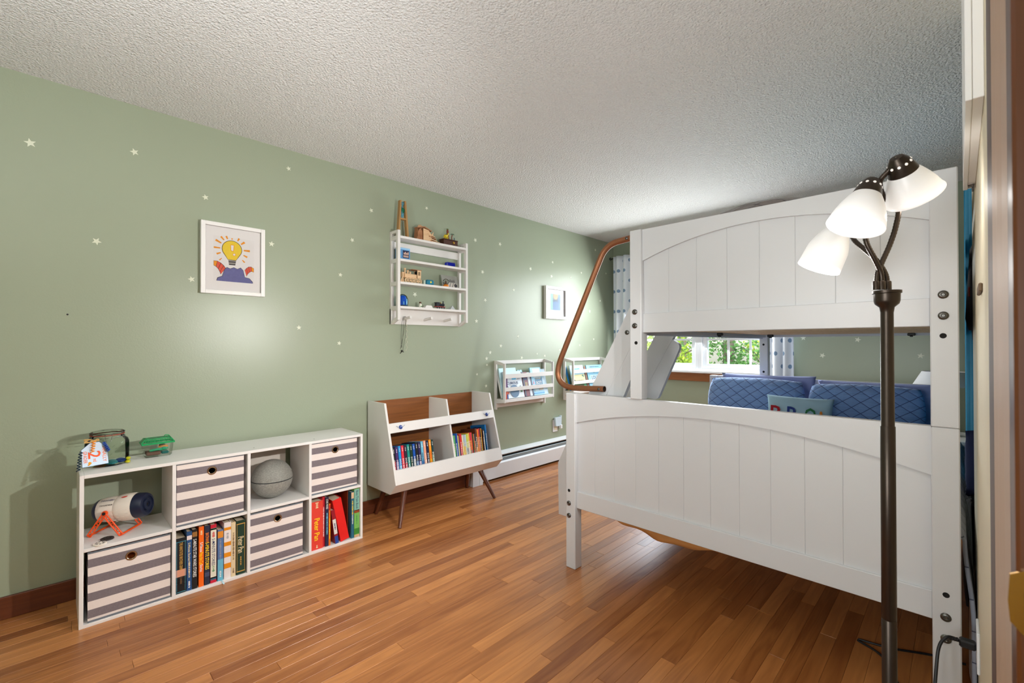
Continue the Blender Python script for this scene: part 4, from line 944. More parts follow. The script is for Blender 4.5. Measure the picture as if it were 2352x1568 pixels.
# comic spines in the left bay
LEAN = R(-9.5); GB = 'comic books in the left bay of the slanted bookcase'
def lb(y, x=-2.662, z=.259): return at(x, y, z, LEAN)
comics = [((196, 176, 150), (150, 40, 30), .0, 'cream thin', .262), ((26, 28, 36), (176, 30, 44), .64, 'black-topped red', .268), ((70, 40, 104), (150, 140, 180), .62, 'purple and lavender', .268), ((20, 140, 206), (70, 170, 216), .5, 'sky blue', .272), ((220, 44, 60), (230, 110, 60), .4, 'red and orange', .272), ((50, 28, 52), (180, 30, 56), .55, 'plum-topped crimson', .270), ((20, 140, 130), (120, 170, 170), .45, 'teal and grey', .272), ((22, 54, 36), (150, 170, 30), .3, 'dark green and lime', .270), ((16, 80, 170), (170, 176, 176), .6, 'blue-topped grey', .270), ((24, 24, 28), (20, 90, 150), .52, 'black-topped blue', .276), ((44, 34, 84), (150, 120, 160), .5, 'indigo and mauve', .274), ((110, 186, 216), (60, 130, 190), .5, 'pale blue', .276), ((236, 160, 130), (240, 180, 150), .5, 'peach', .278), ((22, 30, 64), (90, 100, 170), .4, 'navy and lilac', .276), ((244, 150, 20), (244, 190, 30), .5, 'orange and yellow', .278), ((24, 60, 60), (120, 150, 130), .6, 'dark teal and sage', .276)]
for i, (a, b, f, nm, h) in enumerate(comics):
    t = .0125 if i == 0 else (.0190 if i != 15 else .016); y = 1.580+(.0140 if i else 0)+.02245*max(0, i-1)
    tx = [] if i == 0 else ([('DOG MAN', .52, .30, .0105, 'white'), (None, .26, .2, .008, 'cream')] if i not in (11, 14) else [(None, .46, .5, .009, 'navy' if i == 11 else 'red')])
    bo = book(nm+' comic book spine, one of the row in the left bay', lb(y), t, h-.012, .175, a, GB, [(0, f, b), (.0, .06, (230, 170, 120))] if f else [], tx+([(None, .90, .10, .006, 'white')] if i else []))
GC = 'books in the right bay of the slanted bookcase'
right = [(200, 40, .272, (40, 140, 130), (210, 220, 216), .2, 'teal'), (240, 88, .276, (90, 166, 106), (122, 154, 60), .25, 'leaf green'), (332, 50, .276, (18, 56, 130), (40, 90, 60), .12, 'navy blue with white title'), (384, 28, .288, (22, 104, 196), (40, 150, 180), .2, 'taller bright blue'), (414, 36, .272, (224, 184, 96), (220, 160, 70), .3, 'yellow-tan'), (452, 30, .268, (90, 70, 80), (74, 85, 112), .6, 'slate'), (484, 80, .280, (208, 34, 26), (190, 20, 26), .5, 'red'), (566, 50, .268, (230, 216, 190), (228, 214, 140), .5, 'cream'), (618, 70, .268, (170, 180, 190), (216, 168, 40), .66, 'grey-topped amber'), (690, 38, .268, (200, 220, 224), (226, 222, 220), .5, 'white'), (730, 52, .272, (190, 200, 60), (40, 40, 80), .6, 'navy with lime top'), (784, 34, .272, (230, 220, 140), (224, 216, 220), .6, 'pale'), (820, 36, .276, (244, 170, 30), (220, 206, 20), .5, 'golden yellow'), (858, 62, .276, (196, 40, 70), (86, 60, 140), .5, 'magenta and violet'), (922, 26, .276, (236, 90, 60), (190, 90, 30), .3, 'vermilion'), (950, 32, .264, (26, 22, 20), (20, 20, 20), .3, 'black'), (984, 24, .262, (112, 130, 50), (120, 150, 130), .5, 'olive'), (1010, 24, .262, (230, 90, 70), (210, 120, 100), .4, 'coral'), (1036, 42, .262, (30, 70, 72), (40, 60, 110), .4, 'dark teal'),
 (1084, 62, .300, (96, 48, 28), (232, 140, 40), .5, 'tall brown-covered'), (1150, 54, .292, (236, 120, 24), (226, 220, 220), .35, 'orange and white'), (1208, 46, .296, (196, 50, 60), (220, 190, 80), .4, 'red-topped yellow'), (1258, 44, .290, (36, 44, 34), (70, 70, 40), .4, 'dark olive'), (1304, 30, .294, (214, 144, 36), (160, 130, 90), .3, 'amber'), (1338, 62, .284, (56, 28, 22), (24, 20, 20), .4, 'dark brown with a white label'), (1470, 62, .318, (14, 104, 170), (20, 110, 176), .3, 'tall bright blue covered')]
for i, (px, w, h, a, b, f, nm) in enumerate(right):
    y = 2.0905+(px-200)*.000265; t = max(.0055, (w-3)*.000265)
    if i == 24: y = 2.4
    if i == 25: y = 2.428
    bo = book(nm+' book in the right bay', lb(y), t, h-.012, .175 if i != 25 else .176, a, GC, [(0, f, b)], [(None, .5, .55, .007, random.Random(i).choice(('white', 'cream', 'yellow', 'white')))] if t > .008 else [], hard=i in (3, 19, 25))
    if i == 24: bx('label_print', INK['white'], bo, .001, .0016, .009, .0145, .11, .26, local=True)
    if i == 19: dashes(bo, INK['gold'], (-.09, -.0006, .255), .06, .012, 3, (1, 0, 0), (0, 0, 1)); dashes(bo, INK['gold'], (-.05, -.0006, .235), .06, .010, 4, (1, 0, 0), (0, 0, 1))
    if i == 25: dashes(bo, INK['navy'], (-.09, -.0006, .285), .10, .016, 5, (1, 0, 0), (0, 0, 1))

# ================================================================== wall shelf with toys
ws = thing('wall_shelf', 'white ladder-sided wall shelf with four ledges and a peg rail', 'shelf', (-2.94, 2.06, 1.36))
FX = -2.881
SY = ((1.744, 1.766), (2.378, 2.400))
for y0, y1 in SY:
    m = MB(); m.box(WX+.001, WX+.026, y0, y1, 1.352, 2.036, .0015); m.box(FX-.026, FX, y0, y1, 1.381, 2.036, .0015)
    for z in (1.996, 1.829, 1.662, 1.484): m.box(WX+.026, FX-.026, y0, y1, z-.030, z, .001)
    m.box(WX+.026, FX-.026, y0, y1, 2.016, 2.036, .001)
    m.prism([(WX+.024, 1.352), (FX-.024, 1.381), (FX-.024, 1.403), (WX+.024, 1.376)], 'y', y0+.0005, y1-.0005); m.build('side_frame', WHITE, ws)
for z in (1.996, 1.829, 1.662, 1.484): bx('ledge', WHITE, ws, WX+.002, FX+.001, 1.766, 2.378, z-.0175, z, .001)
bx('back_rail', WHITE, ws, WX+.001, WX+.016, 1.766, 2.378, 1.910, 1.967, .001); pg = bx('peg_rail', WHITE, ws, WX+.001, WX+.016, 1.744, 2.378, 1.355, 1.466, .001)
for y in (1.851, 2.040, 2.229):
    m = MB(); m.cyl((WX+.014, y, 1.394), (FX+.002, y, 1.407), .0095, .0095, 14); m.build('peg', WHITE, ws, smooth=True)
Z1, Z2, Z3, Z4 = 1.9963, 1.8293, 1.6623, 1.4843
# tall wooden frame with blue glass swirl
tf = thing('glass_art_stand', 'tall tapered wooden frame holding blue glass, on the shelf top at left', 'ornament', (-2.93, 1.80, Z1))
OAKL = wood_mat('light_oak', (150, 108, 58), (196, 154, 98), 'Z', .45)
for y0, y1, xx in ((1.772, 1.788, -2.925), (1.850, 1.826, -2.925)):
    m = MB(); m.prism([(y0-.007, Z1), (y0+.007, Z1), (y1+.006, 2.265), (y1-.006, 2.265)], 'x', xx-.014, xx+.014); m.build('upright', OAKL, tf)
bx('crossbar', OAKL, tf, -2.937, -2.913, 1.786, 1.832, 2.125, 2.137)
SW = pm('swirl_blue', (90, 176, 206), .15, trans=.3); SWG = pm('swirl_green', (20, 110, 84), .2)
m = MB()
for ph in (0, 2.1, 4.2): m.tube([(-2.925+.004*math.sin(k*.5), 1.807+.009*math.sin(k*.42+ph), 2.140+.0078*k) for k in range(16)], .0035, 6)
m.build('glass_swirl', SW, tf, smooth=True)
m = MB(); m.ball((-2.923, 1.812, 2.195), 1, (.006, .013, .022), 10, 7); m.build('glass_disc', SWG, tf, smooth=True)
# plywood puzzle contraption
pz = thing('plywood_puzzle_model', 'laser-cut plywood puzzle model with curved ribs on the shelf top', 'model', (-2.93, 1.99, Z1))
def plate(poly, axis, a0, a1, mat, nm): m = MB(); m.prism(poly, axis, a0, a1); m.build(nm, mat, pz)
for k in range(5):
    y = 1.93+.012*k; plate([(-2.955, Z1+.0), (-2.908, Z1), (-2.902, Z1+.03), (-2.910, Z1+.085-.002*k), (-2.926, Z1+.098), (-2.946, Z1+.088), (-2.957, Z1+.04)], 'y', y, y+.004, PLYD, 'rib')
plate([(1.92, Z1), (1.975, Z1), (1.972, Z1+.07), (1.955, Z1+.094), (1.938, Z1+.072), (1.93, Z1+.03)], 'x', -2.912, -2.907, PLYD, 'side_plate')
plate([(1.978, Z1), (2.055, Z1), (2.048, Z1+.06), (2.026, Z1+.086), (1.978, Z1+.094)], 'x', -2.905, -2.901, PLY, 'front_plate')
plate([(1.925, Z1+.096), (1.99, Z1+.112), (2.06, Z1+.088), (2.056, Z1+.082), (1.99, Z1+.104), (1.928, Z1+.090)], 'x', -2.95, -2.905, PLYD, 'roof')
m = MB()
for k in range(10): a = k*.628; m.box(-2.93-.002, -2.93+.002, 1.968+.020*math.cos(a)-.003, 1.968+.020*math.cos(a)+.003, Z1+.108+.012*math.sin(a)-.003, Z1+.108+.012*math.sin(a)+.003)
m.lathe([(.017, -.002), (.017, .002)], (-2.93, 1.968, Z1+.108), (1, 0, 0), 16); m.build('gear', PLY, pz)
plate([(2.052, Z1+.05), (2.082, Z1+.085), (2.076, Z1+.05), (2.066, Z1+.03)], 'x', -2.92, -2.915, PLY, 'sail')
for k in range(4): plate([(2.02+.008*k, Z1+.062-.016*k), (2.085+.010*k, Z1+.046-.016*k), (2.085+.010*k, Z1+.041-.016*k), (2.02+.008*k, Z1+.055-.016*k)], 'x', -2.93, -2.898, PLYD if k % 2 else PLY, 'vane')
m = MB(); m.tube([(-2.900, 2.05, Z1+.004), (-2.897, 2.13, Z1+.004)], .0025, 5); m.tube([(-2.902, 2.08, Z1+.0045), (-2.888, 2.118, Z1+.004)], .002, 5); m.build('stick', PLY, pz)
# little chest with dinosaur, tower and palm
CH = wood_mat('chest_mahogany', (52, 24, 14), (92, 46, 28), 'Y', .4)
ch = thing('wooden_chest', 'small brown wooden chest on the shelf top at right', 'box', (-2.92, 2.235, Z1))
bx('body', CH, ch, -2.955, -2.895, 2.165, 2.305, Z1+.0005, Z1+.040, .0015); bx('lid', CH, ch, -2.957, -2.893, 2.163, 2.307, Z1+.041, Z1+.049, .0015)
m = MB(); m.lathe([(.010, 0), (.010, .002), (.004, .003)], (-2.895, 2.262, Z1+.026), (1, 0, 0), 14); m.build('clasp', BRASS, ch)
YD = pm('dino_yellow', (216, 190, 24), .5); ZC = Z1+.049
dn = thing('dinosaur_figure', 'tiny yellow dinosaur figure on the wooden chest', 'figurine', (-2.915, 2.195, ZC))
m = MB(); m.tube(spline([(-2.915, 2.176, ZC+.010), (-2.915, 2.186, ZC+.020), (-2.915, 2.200, ZC+.027), (-2.915, 2.214, ZC+.030), (-2.915, 2.220, ZC+.044), (-2.915, 2.230, ZC+.047)], 5), .006, 8, radii=[.002, .003, .004, .005, .006, .008, .010, .012, .012, .012, .012, .011, .010, .009, .008, .007, .006, .006, .006, .006, .006, .006, .006, .006, .004, .003][:26])
for y, xx in ((2.196, -2.921), (2.196, -2.909), (2.214, -2.920), (2.214, -2.910)): m.cyl((xx, y, ZC+.0003), (xx, y, ZC+.022), .004, .005, 7)
m.build('body', YD, dn, smooth=True)
m = MB(); m.tube(spline([(-2.912, 2.184, ZC+.024), (-2.912, 2.198, ZC+.038), (-2.912, 2.214, ZC+.040)], 5), .003, 6); m.build('back_stripe', BLACK, dn, smooth=True)
TW = pm('tower_red_brown', (122, 56, 38), .6)
tw = thing('toy_tower', 'tiny red-brown rock tower with a green top on the wooden chest', 'figurine', (-2.935, 2.232, ZC))
m = MB(); m.lathe([(.014, .0003), (.012, .03), (.009, .055), (.010, .075), (.006, .085)], (-2.935, 2.232, ZC), (0, 0, 1), 9); m.build('tower', TW, tw)
m = MB(); m.ball((-2.935, 2.232, ZC+.089), .009, (1.1, 1.4, .6), 8, 6); m.build('green_top', pm('moss', (110, 130, 90), .8), tw, smooth=True)
pl = thing('toy_palm', 'tiny toy palm tree on the wooden chest', 'figurine', (-2.915, 2.262, ZC))
m = MB(); m.tube(spline([(-2.915, 2.262, ZC+.0003), (-2.915, 2.258, ZC+.022), (-2.915, 2.264, ZC+.045)], 5), .004, 7); m.build('trunk', TW, pl, smooth=True)
m = MB()
for k in range(7):
    a = k*.9; d = Vector((math.cos(a)*.9, math.sin(a), 0)); p0 = Vector((-2.915, 2.264, ZC+.046)); q = p0+d*.012+Vector((0, 0, .006)); e = p0+d*.023-Vector((0, 0, .003)); s_ = d.cross(Vector((0, 0, 1)))*.004
    m.poly([p0, q+s_, e, q-s_])
m.build('frond', pm('palm_green', (24, 92, 66), .6), pl)
pl2 = thing('toy_figure', 'tiny pale post figure beside the toy palm', 'figurine', (-2.905, 2.278, ZC)); m = MB(); m.lathe([(.004, .0003), (.0035, .018), (.002, .022)], (-2.905, 2.277, ZC), (0, 0, 1), 8); m.build('post', pm('figure_slate', (70, 96, 110), .6), pl2)
# second ledge
bb2 = thing('toy_box', 'blue boxed toy with a window on the second ledge', 'box', (-2.93, 1.815, Z2))
BXB = pm('box_blue', (92, 146, 196), .4); bx('carton', BXB, bb2, -2.962, -2.900, 1.772, 1.858, Z2+.0005, Z2+.085, .001)
bx('window_print', pm('box_window', (40, 44, 74), .3), bb2, -2.9005, -2.8995, 1.797, 1.850, Z2+.010, Z2+.066)
m = MB()
for k in range(4): m.box(-2.8996, -2.8990, 1.803+.011*k, 1.810+.011*k, Z2+.016, Z2+.030); m.box(-2.8996, -2.8990, 1.805+.011*k, 1.812+.011*k, Z2+.036, Z2+.050+.006*(k % 2))
m.build('picture_print', pm('box_print', (226, 190, 168), .6), bb2)
bx('top_band', pm('box_sky', (150, 196, 230), .4), bb2, -2.9005, -2.8993, 1.772, 1.858, Z2+.072, Z2+.0835)
gb = thing('blue_glass_block', 'deep blue translucent block on the second ledge', 'ornament', (-2.92, 2.245, Z2)); bx('block', pm('cobalt', (16, 36, 190), .15, trans=.5), gb, -2.945, -2.905, 2.206, 2.292, Z2+.0005, Z2+.036, .007)
# third ledge: plywood locomotive
lo = thing('plywood_locomotive', 'pale plywood locomotive model on the third ledge', 'model', (-2.93, 1.87, Z3))
def lp(poly, a0, a1, nm, mat=PLY): m = MB(); m.prism(poly, 'x', a0, a1); m.build(nm, mat, lo)
bx('boiler', PLY, lo, -2.948, -2.908, 1.820, 1.925, Z3+.036, Z3+.068, .003)
for y, r_ in ((1.838, .0165), (1.866, .0165), (1.894, .0165), (1.922, .0165), (1.946, .0165)):
    m = MB(); rr = r_
    for k in range(14):
        a = k*2*math.pi/14; m.box(-2.9075, -2.9045, y+rr*math.cos(a)-.0035, y+rr*math.cos(a)+.0035, Z3+.018+rr*math.sin(a)-.0035, Z3+.018+rr*math.sin(a)+.0035) if Z3+.018+rr*math.sin(a)-.0035 > Z3 else None
    for k in range(4):
        a = k*math.pi/4; m.tube([(-2.906, y-rr*math.cos(a), Z3+.018-rr*math.sin(a)*.9), (-2.906, y+rr*math.cos(a), Z3+.018+rr*math.sin(a)*.9)], .0015, 4)
    m.lathe([(.005, -.002), (.005, .003)], (-2.906, y, Z3+.018), (1, 0, 0), 10); m.build('wheel', PLY, lo)
lp([(1.926, Z3+.040), (1.958, Z3+.040), (1.958, Z3+.100), (1.926, Z3+.100)], -2.952, -2.948, 'cab_wall'); 
m = MB(); m.box(-2.908, -2.904, 1.926, 1.934, Z3+.04, Z3+.1); m.box(-2.908, -2.904, 1.950, 1.958, Z3+.04, Z3+.1); m.box(-2.908, -2.904, 1.934, 1.950, Z3+.04, Z3+.062); m.box(-2.908, -2.904, 1.934, 1.950, Z3+.09, Z3+.1); m.box(-2.908, -2.904, 1.9405, 1.9435, Z3+.062, Z3+.09); m.build('cab_wall', PLY, lo)
bx('cab_roof', PLYD, lo, -2.958, -2.902, 1.880, 1.964, Z3+.100, Z3+.105, .001); bx('cab_back', DARK, lo, -2.947, -2.909, 1.928, 1.956, Z3+.045, Z3+.095)
for y, h in ((1.832, .042), (1.856, .028), (1.876, .018)):
    m = MB(); m.lathe([(.006, 0), (.006, h*.6), (.009, h*.75), (.007, h)], (-2.928, y, Z3+.068), (0, 0, 1), 9); m.build('stack', PLY, lo)
lp([(1.782, Z3+.0005), (1.824, Z3+.0005), (1.820, Z3+.045), (1.808, Z3+.045)], -2.926, -2.922, 'cow_catcher'); lp([(1.780, Z3+.0005), (1.786, Z3+.0005), (1.812, Z3+.06), (1.806, Z3+.06)], -2.910, -2.906, 'cow_catcher')
m = MB(); m.lathe([(.014, -.004), (.014, .004)], (-2.928, 1.806, Z3+.064), (0, 1, 0), 12); m.build('headlamp', PLY, lo); bx('nose', PLY, lo, -2.942, -2.914, 1.800, 1.820, Z3+.036, Z3+.078, .003)
gt = thing('teal_box', 'small teal rounded tin with a yellow flame mark on the third ledge', 'tin', (-2.92, 2.045, Z3)); TT = pm('teal_tin', (28, 124, 152), .35)
bx('tin', TT, gt, -2.945, -2.905, 2.015, 2.084, Z3+.0005, Z3+.042, .010); m = MB(); m.prism([(2.044, Z3+.016), (2.052, Z3+.016), (2.056, Z3+.022), (2.049, Z3+.034), (2.042, Z3+.022)], 'x', -2.9052, -2.9045); m.build('flame_print', INK['yellow'], gt)
wt = thing('white_block', 'tiny pale green block left of the teal tin', 'block', (-2.93, 2.0, Z3)); bx('block', pm('mint', (196, 214, 196), .6), wt, -2.945, -2.92, 1.994, 2.011, Z3+.0005, Z3+.036, .002)
sg = thing('snow_globe', 'small snow globe on an amber base on the third ledge', 'snow globe', (-2.905, 2.19, Z3))
AMB = pm('amber_base', (222, 130, 30), .4); m = MB(); m.lathe([(.022, .0005), (.023, .008), (.017, .018), (.012, .020)], (-2.905, 2.192, Z3), (0, 0, 1), 18); m.build('base', AMB, sg, smooth=True)
m = MB(); m.ball((-2.905, 2.192, Z3+.040), .024, (1, 1, 1), 18, 12); m.build('globe', JG, sg, smooth=True)
m = MB(); m.lathe([(.010, .022), (.008, .035), (.003, .05)], (-2.905, 2.192, Z3), (0, 0, 1), 9); m.build('scene', pm('globe_scene', (96, 70, 62), .6), sg, smooth=True)
ph = thing('photo_plaque', 'leaning black-and-white photo plaque on the third ledge', 'photo', (-2.95, 2.255, Z3))
PHM = Matrix.Translation((-2.928, 2.178, Z3+.0006)) @ Matrix.Rotation(R(-14), 4, 'Y'); mm = MB(); mm.M = PHM; mm.box(-.004, 0, 0, .162, 0, .104, .0008); mm.build('plaque', pm('plaque_grey', (150, 150, 142), .3), ph)
mm = MB(); mm.M = PHM
for k in range(4): mm.poly([(.0004, .050+.028*k, .006), (.0004, .064+.028*k, .006), (.0004, .084+.026*k if k < 3 else .150, .042), (.0004, .068+.026*k if k < 3 else .146, .042)])
mm.build('stripe_print', pm('photo_pale', (214, 204, 196), .4), ph)
mm = MB(); mm.M = PHM
for k in range(6): mm.poly([(.0005, .062+.012*k, .05), (.0005, .070+.012*k, .048), (.0005, .068+.012*k, .066+.006*(k % 3)), (.0005, .063+.012*k, .064)])
mm.lathe([(.016, 0), (.016, .0004)], (.0002, .135, .022), (1, 0, 0), 14); mm.build('dark_print', pm('photo_dark', (70, 68, 70), .4), ph)
# fourth ledge
gd = thing('glass_dome', 'blue glass dome on a dark foot on the fourth ledge', 'snow globe', (-2.925, 1.815, Z4))
m = MB(); m.lathe([(.040, .0005), (.041, .006), (.038, .010)], (-2.925, 1.812, Z4), (0, 0, 1), 22); m.build('foot', pm('dome_foot', (26, 52, 66), .4), gd, smooth=True)
DOME = glassy((lambda q: (setattr(q, 'use_nodes', True), q)[1])(bpy.data.materials.new('dome_glass')), (.62, .84, .95))
m = MB(); m.lathe([(.037, .010), (.039, .03), (.038, .055), (.030, .076), (.016, .088), (.001, .092)], (-2.925, 1.812, Z4), (0, 0, 1), 24, close=False); m.build('dome', DOME, gd, smooth=True)
m = MB(); m.lathe([(.030, .011), (.026, .04), (.028, .06), (.020, .078), (.001, .084)], (-2.925, 1.812, Z4), (0, 0, 1), 16); m.build('blue_scene', pm('dome_blue', (20, 84, 190), .4, var=.3, vscale=60), gd, smooth=True)
m = MB(); m.box(-2.9, -2.892, 1.822, 1.832, Z4+.012, Z4+.055, .002); m.box(-2.9, -2.892, 1.800, 1.806, Z4+.012, Z4+.035, .001); m.build('pale_column', pm('dome_pale', (190, 226, 240), .4), gd)
bt = thing('tiny_bottle', 'tiny glass bottle with a dark stopper on the fourth ledge', 'bottle', (-2.92, 1.962, Z4)); m = MB(); m.lathe([(.0105, .0005), (.0115, .004), (.0115, .022), (.006, .028), (.006, .032)], (-2.92, 1.962, Z4), (0, 0, 1), 14); m.build('bottle', pm('bottle_pale', (226, 222, 204), .3), bt, smooth=True)
m = MB(); m.lathe([(.0085, .032), (.0095, .036), (.008, .044)], (-2.92, 1.962, Z4), (0, 0, 1), 12); m.build('stopper', pm('cork', (92, 64, 44), .7), bt, smooth=True)
bx('label_print', INK['green'], bt, -2.9087, -2.9080, 1.958, 1.966, Z4+.006, Z4+.014)
td = thing('trapezoid_dish', 'low white trapezoid block on the fourth ledge', 'ornament', (-2.92, 2.035, Z4)); m = MB(); m.prism([(1.996, Z4+.0005), (2.070, Z4+.0005), (2.056, Z4+.020), (2.010, Z4+.020)], 'x', -2.94, -2.905); m.build('block', WHITE, td)
tl = thing('toy_locomotive', 'small black toy locomotive with red trim on the fourth ledge', 'toy train', (-2.92, 2.145, Z4)); TLY = pm('loco_navy', (22, 26, 36), .35); TLR = pm('loco_red', (170, 44, 40), .4)
bx('frame', TLR, tl, -2.935, -2.905, 2.096, 2.190, Z4+.014, Z4+.019, .001)
m = MB(); m.lathe([(.0115, 0), (.0115, .055), (.008, .058)], (-2.92, 2.128, Z4+.033), (0, 1, 0), 14); m.build('boiler', TLY, tl, smooth=True); bx('cab', TLY, tl, -2.934, -2.906, 2.104, 2.130, Z4+.019, Z4+.046, .001); bx('cab_roof', TLY, tl, -2.937, -2.903, 2.100, 2.134, Z4+.047, Z4+.051, .001)
m = MB(); m.lathe([(.004, 0), (.004, .014), (.006, .018)], (-2.92, 2.176, Z4+.044), (0, 0, 1), 10); m.build('chimney', TLY, tl); m = MB(); m.lathe([(.003, 0), (.005, .006), (.002, .009)], (-2.92, 2.152, Z4+.044), (0, 0, 1), 8); m.build('dome', BRASS, tl)
for y in (2.112, 2.134, 2.156, 2.176):
    m = MB(); m.lathe([(.0072, -.002), (.0072, .002), (.003, .003)], (-2.906, y, Z4+.0078), (1, 0, 0), 12); m.build('wheel', TLY, tl)
wt2 = thing('paper_pyramid', 'small white folded triangle on the fourth ledge at right', 'ornament', (-2.93, 2.26, Z4)); m = MB(); a_ = [m.v(q) for q in ((-2.955, 2.238, Z4+.0005), (-2.955, 2.290, Z4+.0005), (-2.905, 2.290, Z4+.0005), (-2.905, 2.238, Z4+.0005))]; b_ = m.v((-2.93, 2.278, Z4+.036))
m.face(a_[::-1])
for k in range(4): m.face([a_[k], a_[(k+1) % 4], b_])
m.build('pyramid', pm('paper_white', (200, 204, 206), .6), wt2)
# necklace on the first peg
nk = thing('necklace', 'thin chain and bead necklaces hanging from the leftmost peg', 'necklace', (-2.95, 1.85, 1.41))
m = MB(); 
for dx, dy, zl in ((-.045, -.016, 1.17), (-.035, .002, 1.15)): m.tube(spline([(-2.985, 1.842+dy*.2, 1.18), (-2.968+dx*.2, 1.846+dy, 1.30), (-2.95+dx*.2, 1.841+dy*.4, 1.400), (-2.95+dx*.2, 1.851, 1.4125), (-2.95+dx*.2, 1.861, 1.400), (-2.97, 1.862+dy, 1.28), (-2.985, 1.846+dy, zl)], 6), .0011, 5)
m.build('chain', pm('chain_dark', (74, 70, 62), .35, .9), nk)
m = MB(); r_ = random.Random(5)
for k in range(34): z = 1.395-.235*k/33; m.ball((-2.975, 1.874+.006*math.sin(k*1.1)+(.004 if k > 8 else 0), z), r_.choice((.002, .0024, .0032)), (1, 1, 1), 6, 4)
m.build('beads', pm('beads_pale', (222, 214, 190), .3), nk, smooth=True)
m = MB(); m.box(-2.990, -2.982, 1.835, 1.850, 1.150, 1.158, .002); m.tube([(-2.985, 1.828, 1.137), (-2.985, 1.852, 1.160)], .003, 5); m.tube([(-2.985, 1.836, 1.162), (-2.985, 1.858, 1.146)], .0025, 5); m.build('pendant', pm('pendant_dark', (50, 48, 40), .4, .8), nk)
# ================================================================== two wall book racks
def rack(label, y0, y1, zo=0.):
    rk = thing('book_rack', label, 'book rack', (WX+.07, (y0+y1)/2, .62+zo), 'white wall book racks'); xf = -2.855; xb = WX+.001
    for a, b in ((y0, y0+.015), (y1-.015, y1)):
        m = MB(); m.box(xb, xb+.028, a, b, .617+zo, 1.058+zo, .0015); m.box(xf-.024, xf, a, b, .684+zo, 1.034+zo, .0015)
        m.prism([(xb+.026, 1.058+zo), (xf-.022, 1.037+zo), (xf-.022, 1.013+zo), (xb+.026, 1.028+zo)], 'y', a+.0004, b-.0004)
        m.prism([(xb+.026, .672+zo), (xf-.022, .686+zo), (xf-.022, .716+zo), (xb+.026, .716+zo)], 'y', a+.0004, b-.0004); m.build('side_frame', WHITE, rk)
    bx('back_rail', WHITE, rk, xb, xb+.018, y0+.015, y1-.015, 1.026+zo, 1.058+zo, .001); bx('lower_rail', WHITE, rk, xb, xb+.018, y0+.015, y1-.015, .633+zo, .668+zo, .001)
    for z0, z1 in ((.901, .939), (.786, .820)): bx('front_rail', WHITE, rk, xf-.014, xf-.001, y0+.015, y1-.015, z0+zo, z1+zo, .001)
    bx('tray', WHITE, rk, xb+.018, xf-.001, y0+.015, y1-.015, .688+zo, .716+zo, .001)
    return rk
rack('white wall book rack nearer the slanted bookcase', 2.799, 3.482)
rack('white wall book rack behind the bent handrail', 3.800, 4.483)
def cover_book(label, y0, w, h, t, x0, lean, c, group, art=(), zb=.7165):
    zb += t*math.sin(lean)+.0003
    """book facing the room: origin at the lower left corner of its front cover, leaning back"""
    b = thing('book', label, 'book', group=group, M=Matrix.Translation((x0, y0, zb)) @ Matrix.Rotation(-lean, 4, 'Y'))
    m = MB(); m.box(-t, -t+.002, 0, w, 0, h); m.box(-.002, 0, 0, w, 0, h); m.box(-t+.002, -.002, 0, .002, 0, h); m.build('cover', cov(c), b, local=True)
    bx('page_block', PAPER, b, -t+.002, -.002, .002, w-.003, .003, h-.003, local=True)
    for k, (knd, *a) in enumerate(art):
        o = .0005+.0003*k
        if knd == 'rect': u0, u1, v0, v1, cc = a; bx('cover_print', cov(cc) if not isinstance(cc, str) else INK[cc], b, .0002, o, u0*w, u1*w, v0*h, v1*h, local=True)
        elif knd == 'text': s_, u, v, ww, hh, ink = a; lettering(s_, INK[ink], b, (o, u*w, v*h), (0, 1, 0), (0, 0, 1), ww*w, hh*h)
        elif knd == 'disc':
            u, v, r_, cc = a; m = MB(); m.lathe([(r_, 0), (r_, .0003)], (o, u*w, v*h), (1, 0, 0), 24); m.build('cover_print', cov(cc), b, local=True)
        elif knd == 'dash': u, v, ww, hh, ink = a; dashes(b, INK[ink], (o, u*w, v*h), ww*w, hh*h, k+int(u*99), (0, 1, 0), (0, 0, 1))
        elif knd == 'tri': P, cc = a; m = MB(); m.poly([(o, p*w, q*h) for p, q in P]); m.build('cover_print', cov(cc), b, local=True)
    return b
GR = 'books in the nearer wall rack'; LR = R(14)
cover_book('white picture book lettered CURIOUS in the nearer rack', 2.853, .225, .245, .012, -2.874, LR, (222, 230, 238), GR, [('rect', .0, 1, .86, 1, (196, 228, 236)), ('text', 'DRAGONS', .42, .80, .62, .07, 'navy'), ('rect', .42, .66, .68, .77, (90, 186, 230)), ('dash', .82, .70, .2, .04, 'grey'), ('text', 'CURIOUS', .42, .555, .62, .10, 'navy'), ('dash', .44, .47, .5, .03, 'grey'), ('dash', .44, .41, .4, .03, 'grey'), ('tri', [(.06, .35), (.12, .46), (.18, .36), (.24, .42), (.16, .33)], (30, 120, 120)), ('tri', [(.60, .35), (.85, .44), (.92, .36)], (110, 112, 122)), ('disc', .46, .25, .058, (60, 104, 140)), ('tri', [(.03, .20), (.16, .26), (.12, .14)], (200, 80, 50)), ('dash', .86, .22, .1, .08, 'green')])
cover_book('pale cyan picture book behind the white one in the nearer rack', 2.822, .215, .275, .010, -2.900, R(12), (190, 226, 232), GR)
cover_book('slim purple and orange book at the left end of the nearer rack', 2.816, .036, .205, .012, -2.862, R(5), (126, 92, 134), GR, [('rect', .55, 1, .45, 1, (84, 44, 96)), ('rect', 0, 1, 0, .32, (200, 90, 60)), ('rect', .6, 1, 0, .2, (40, 80, 150))])
cover_book('maroon and navy book in the middle of the nearer rack', 3.088, .068, .23, .016, -2.874, LR, (120, 30, 44), GR, [('rect', 0, .30, 0, 1, (40, 46, 78)), ('rect', .3, .9, .66, .76, (60, 70, 110)), ('dash', .62, .5, .4, .2, 'cream')])
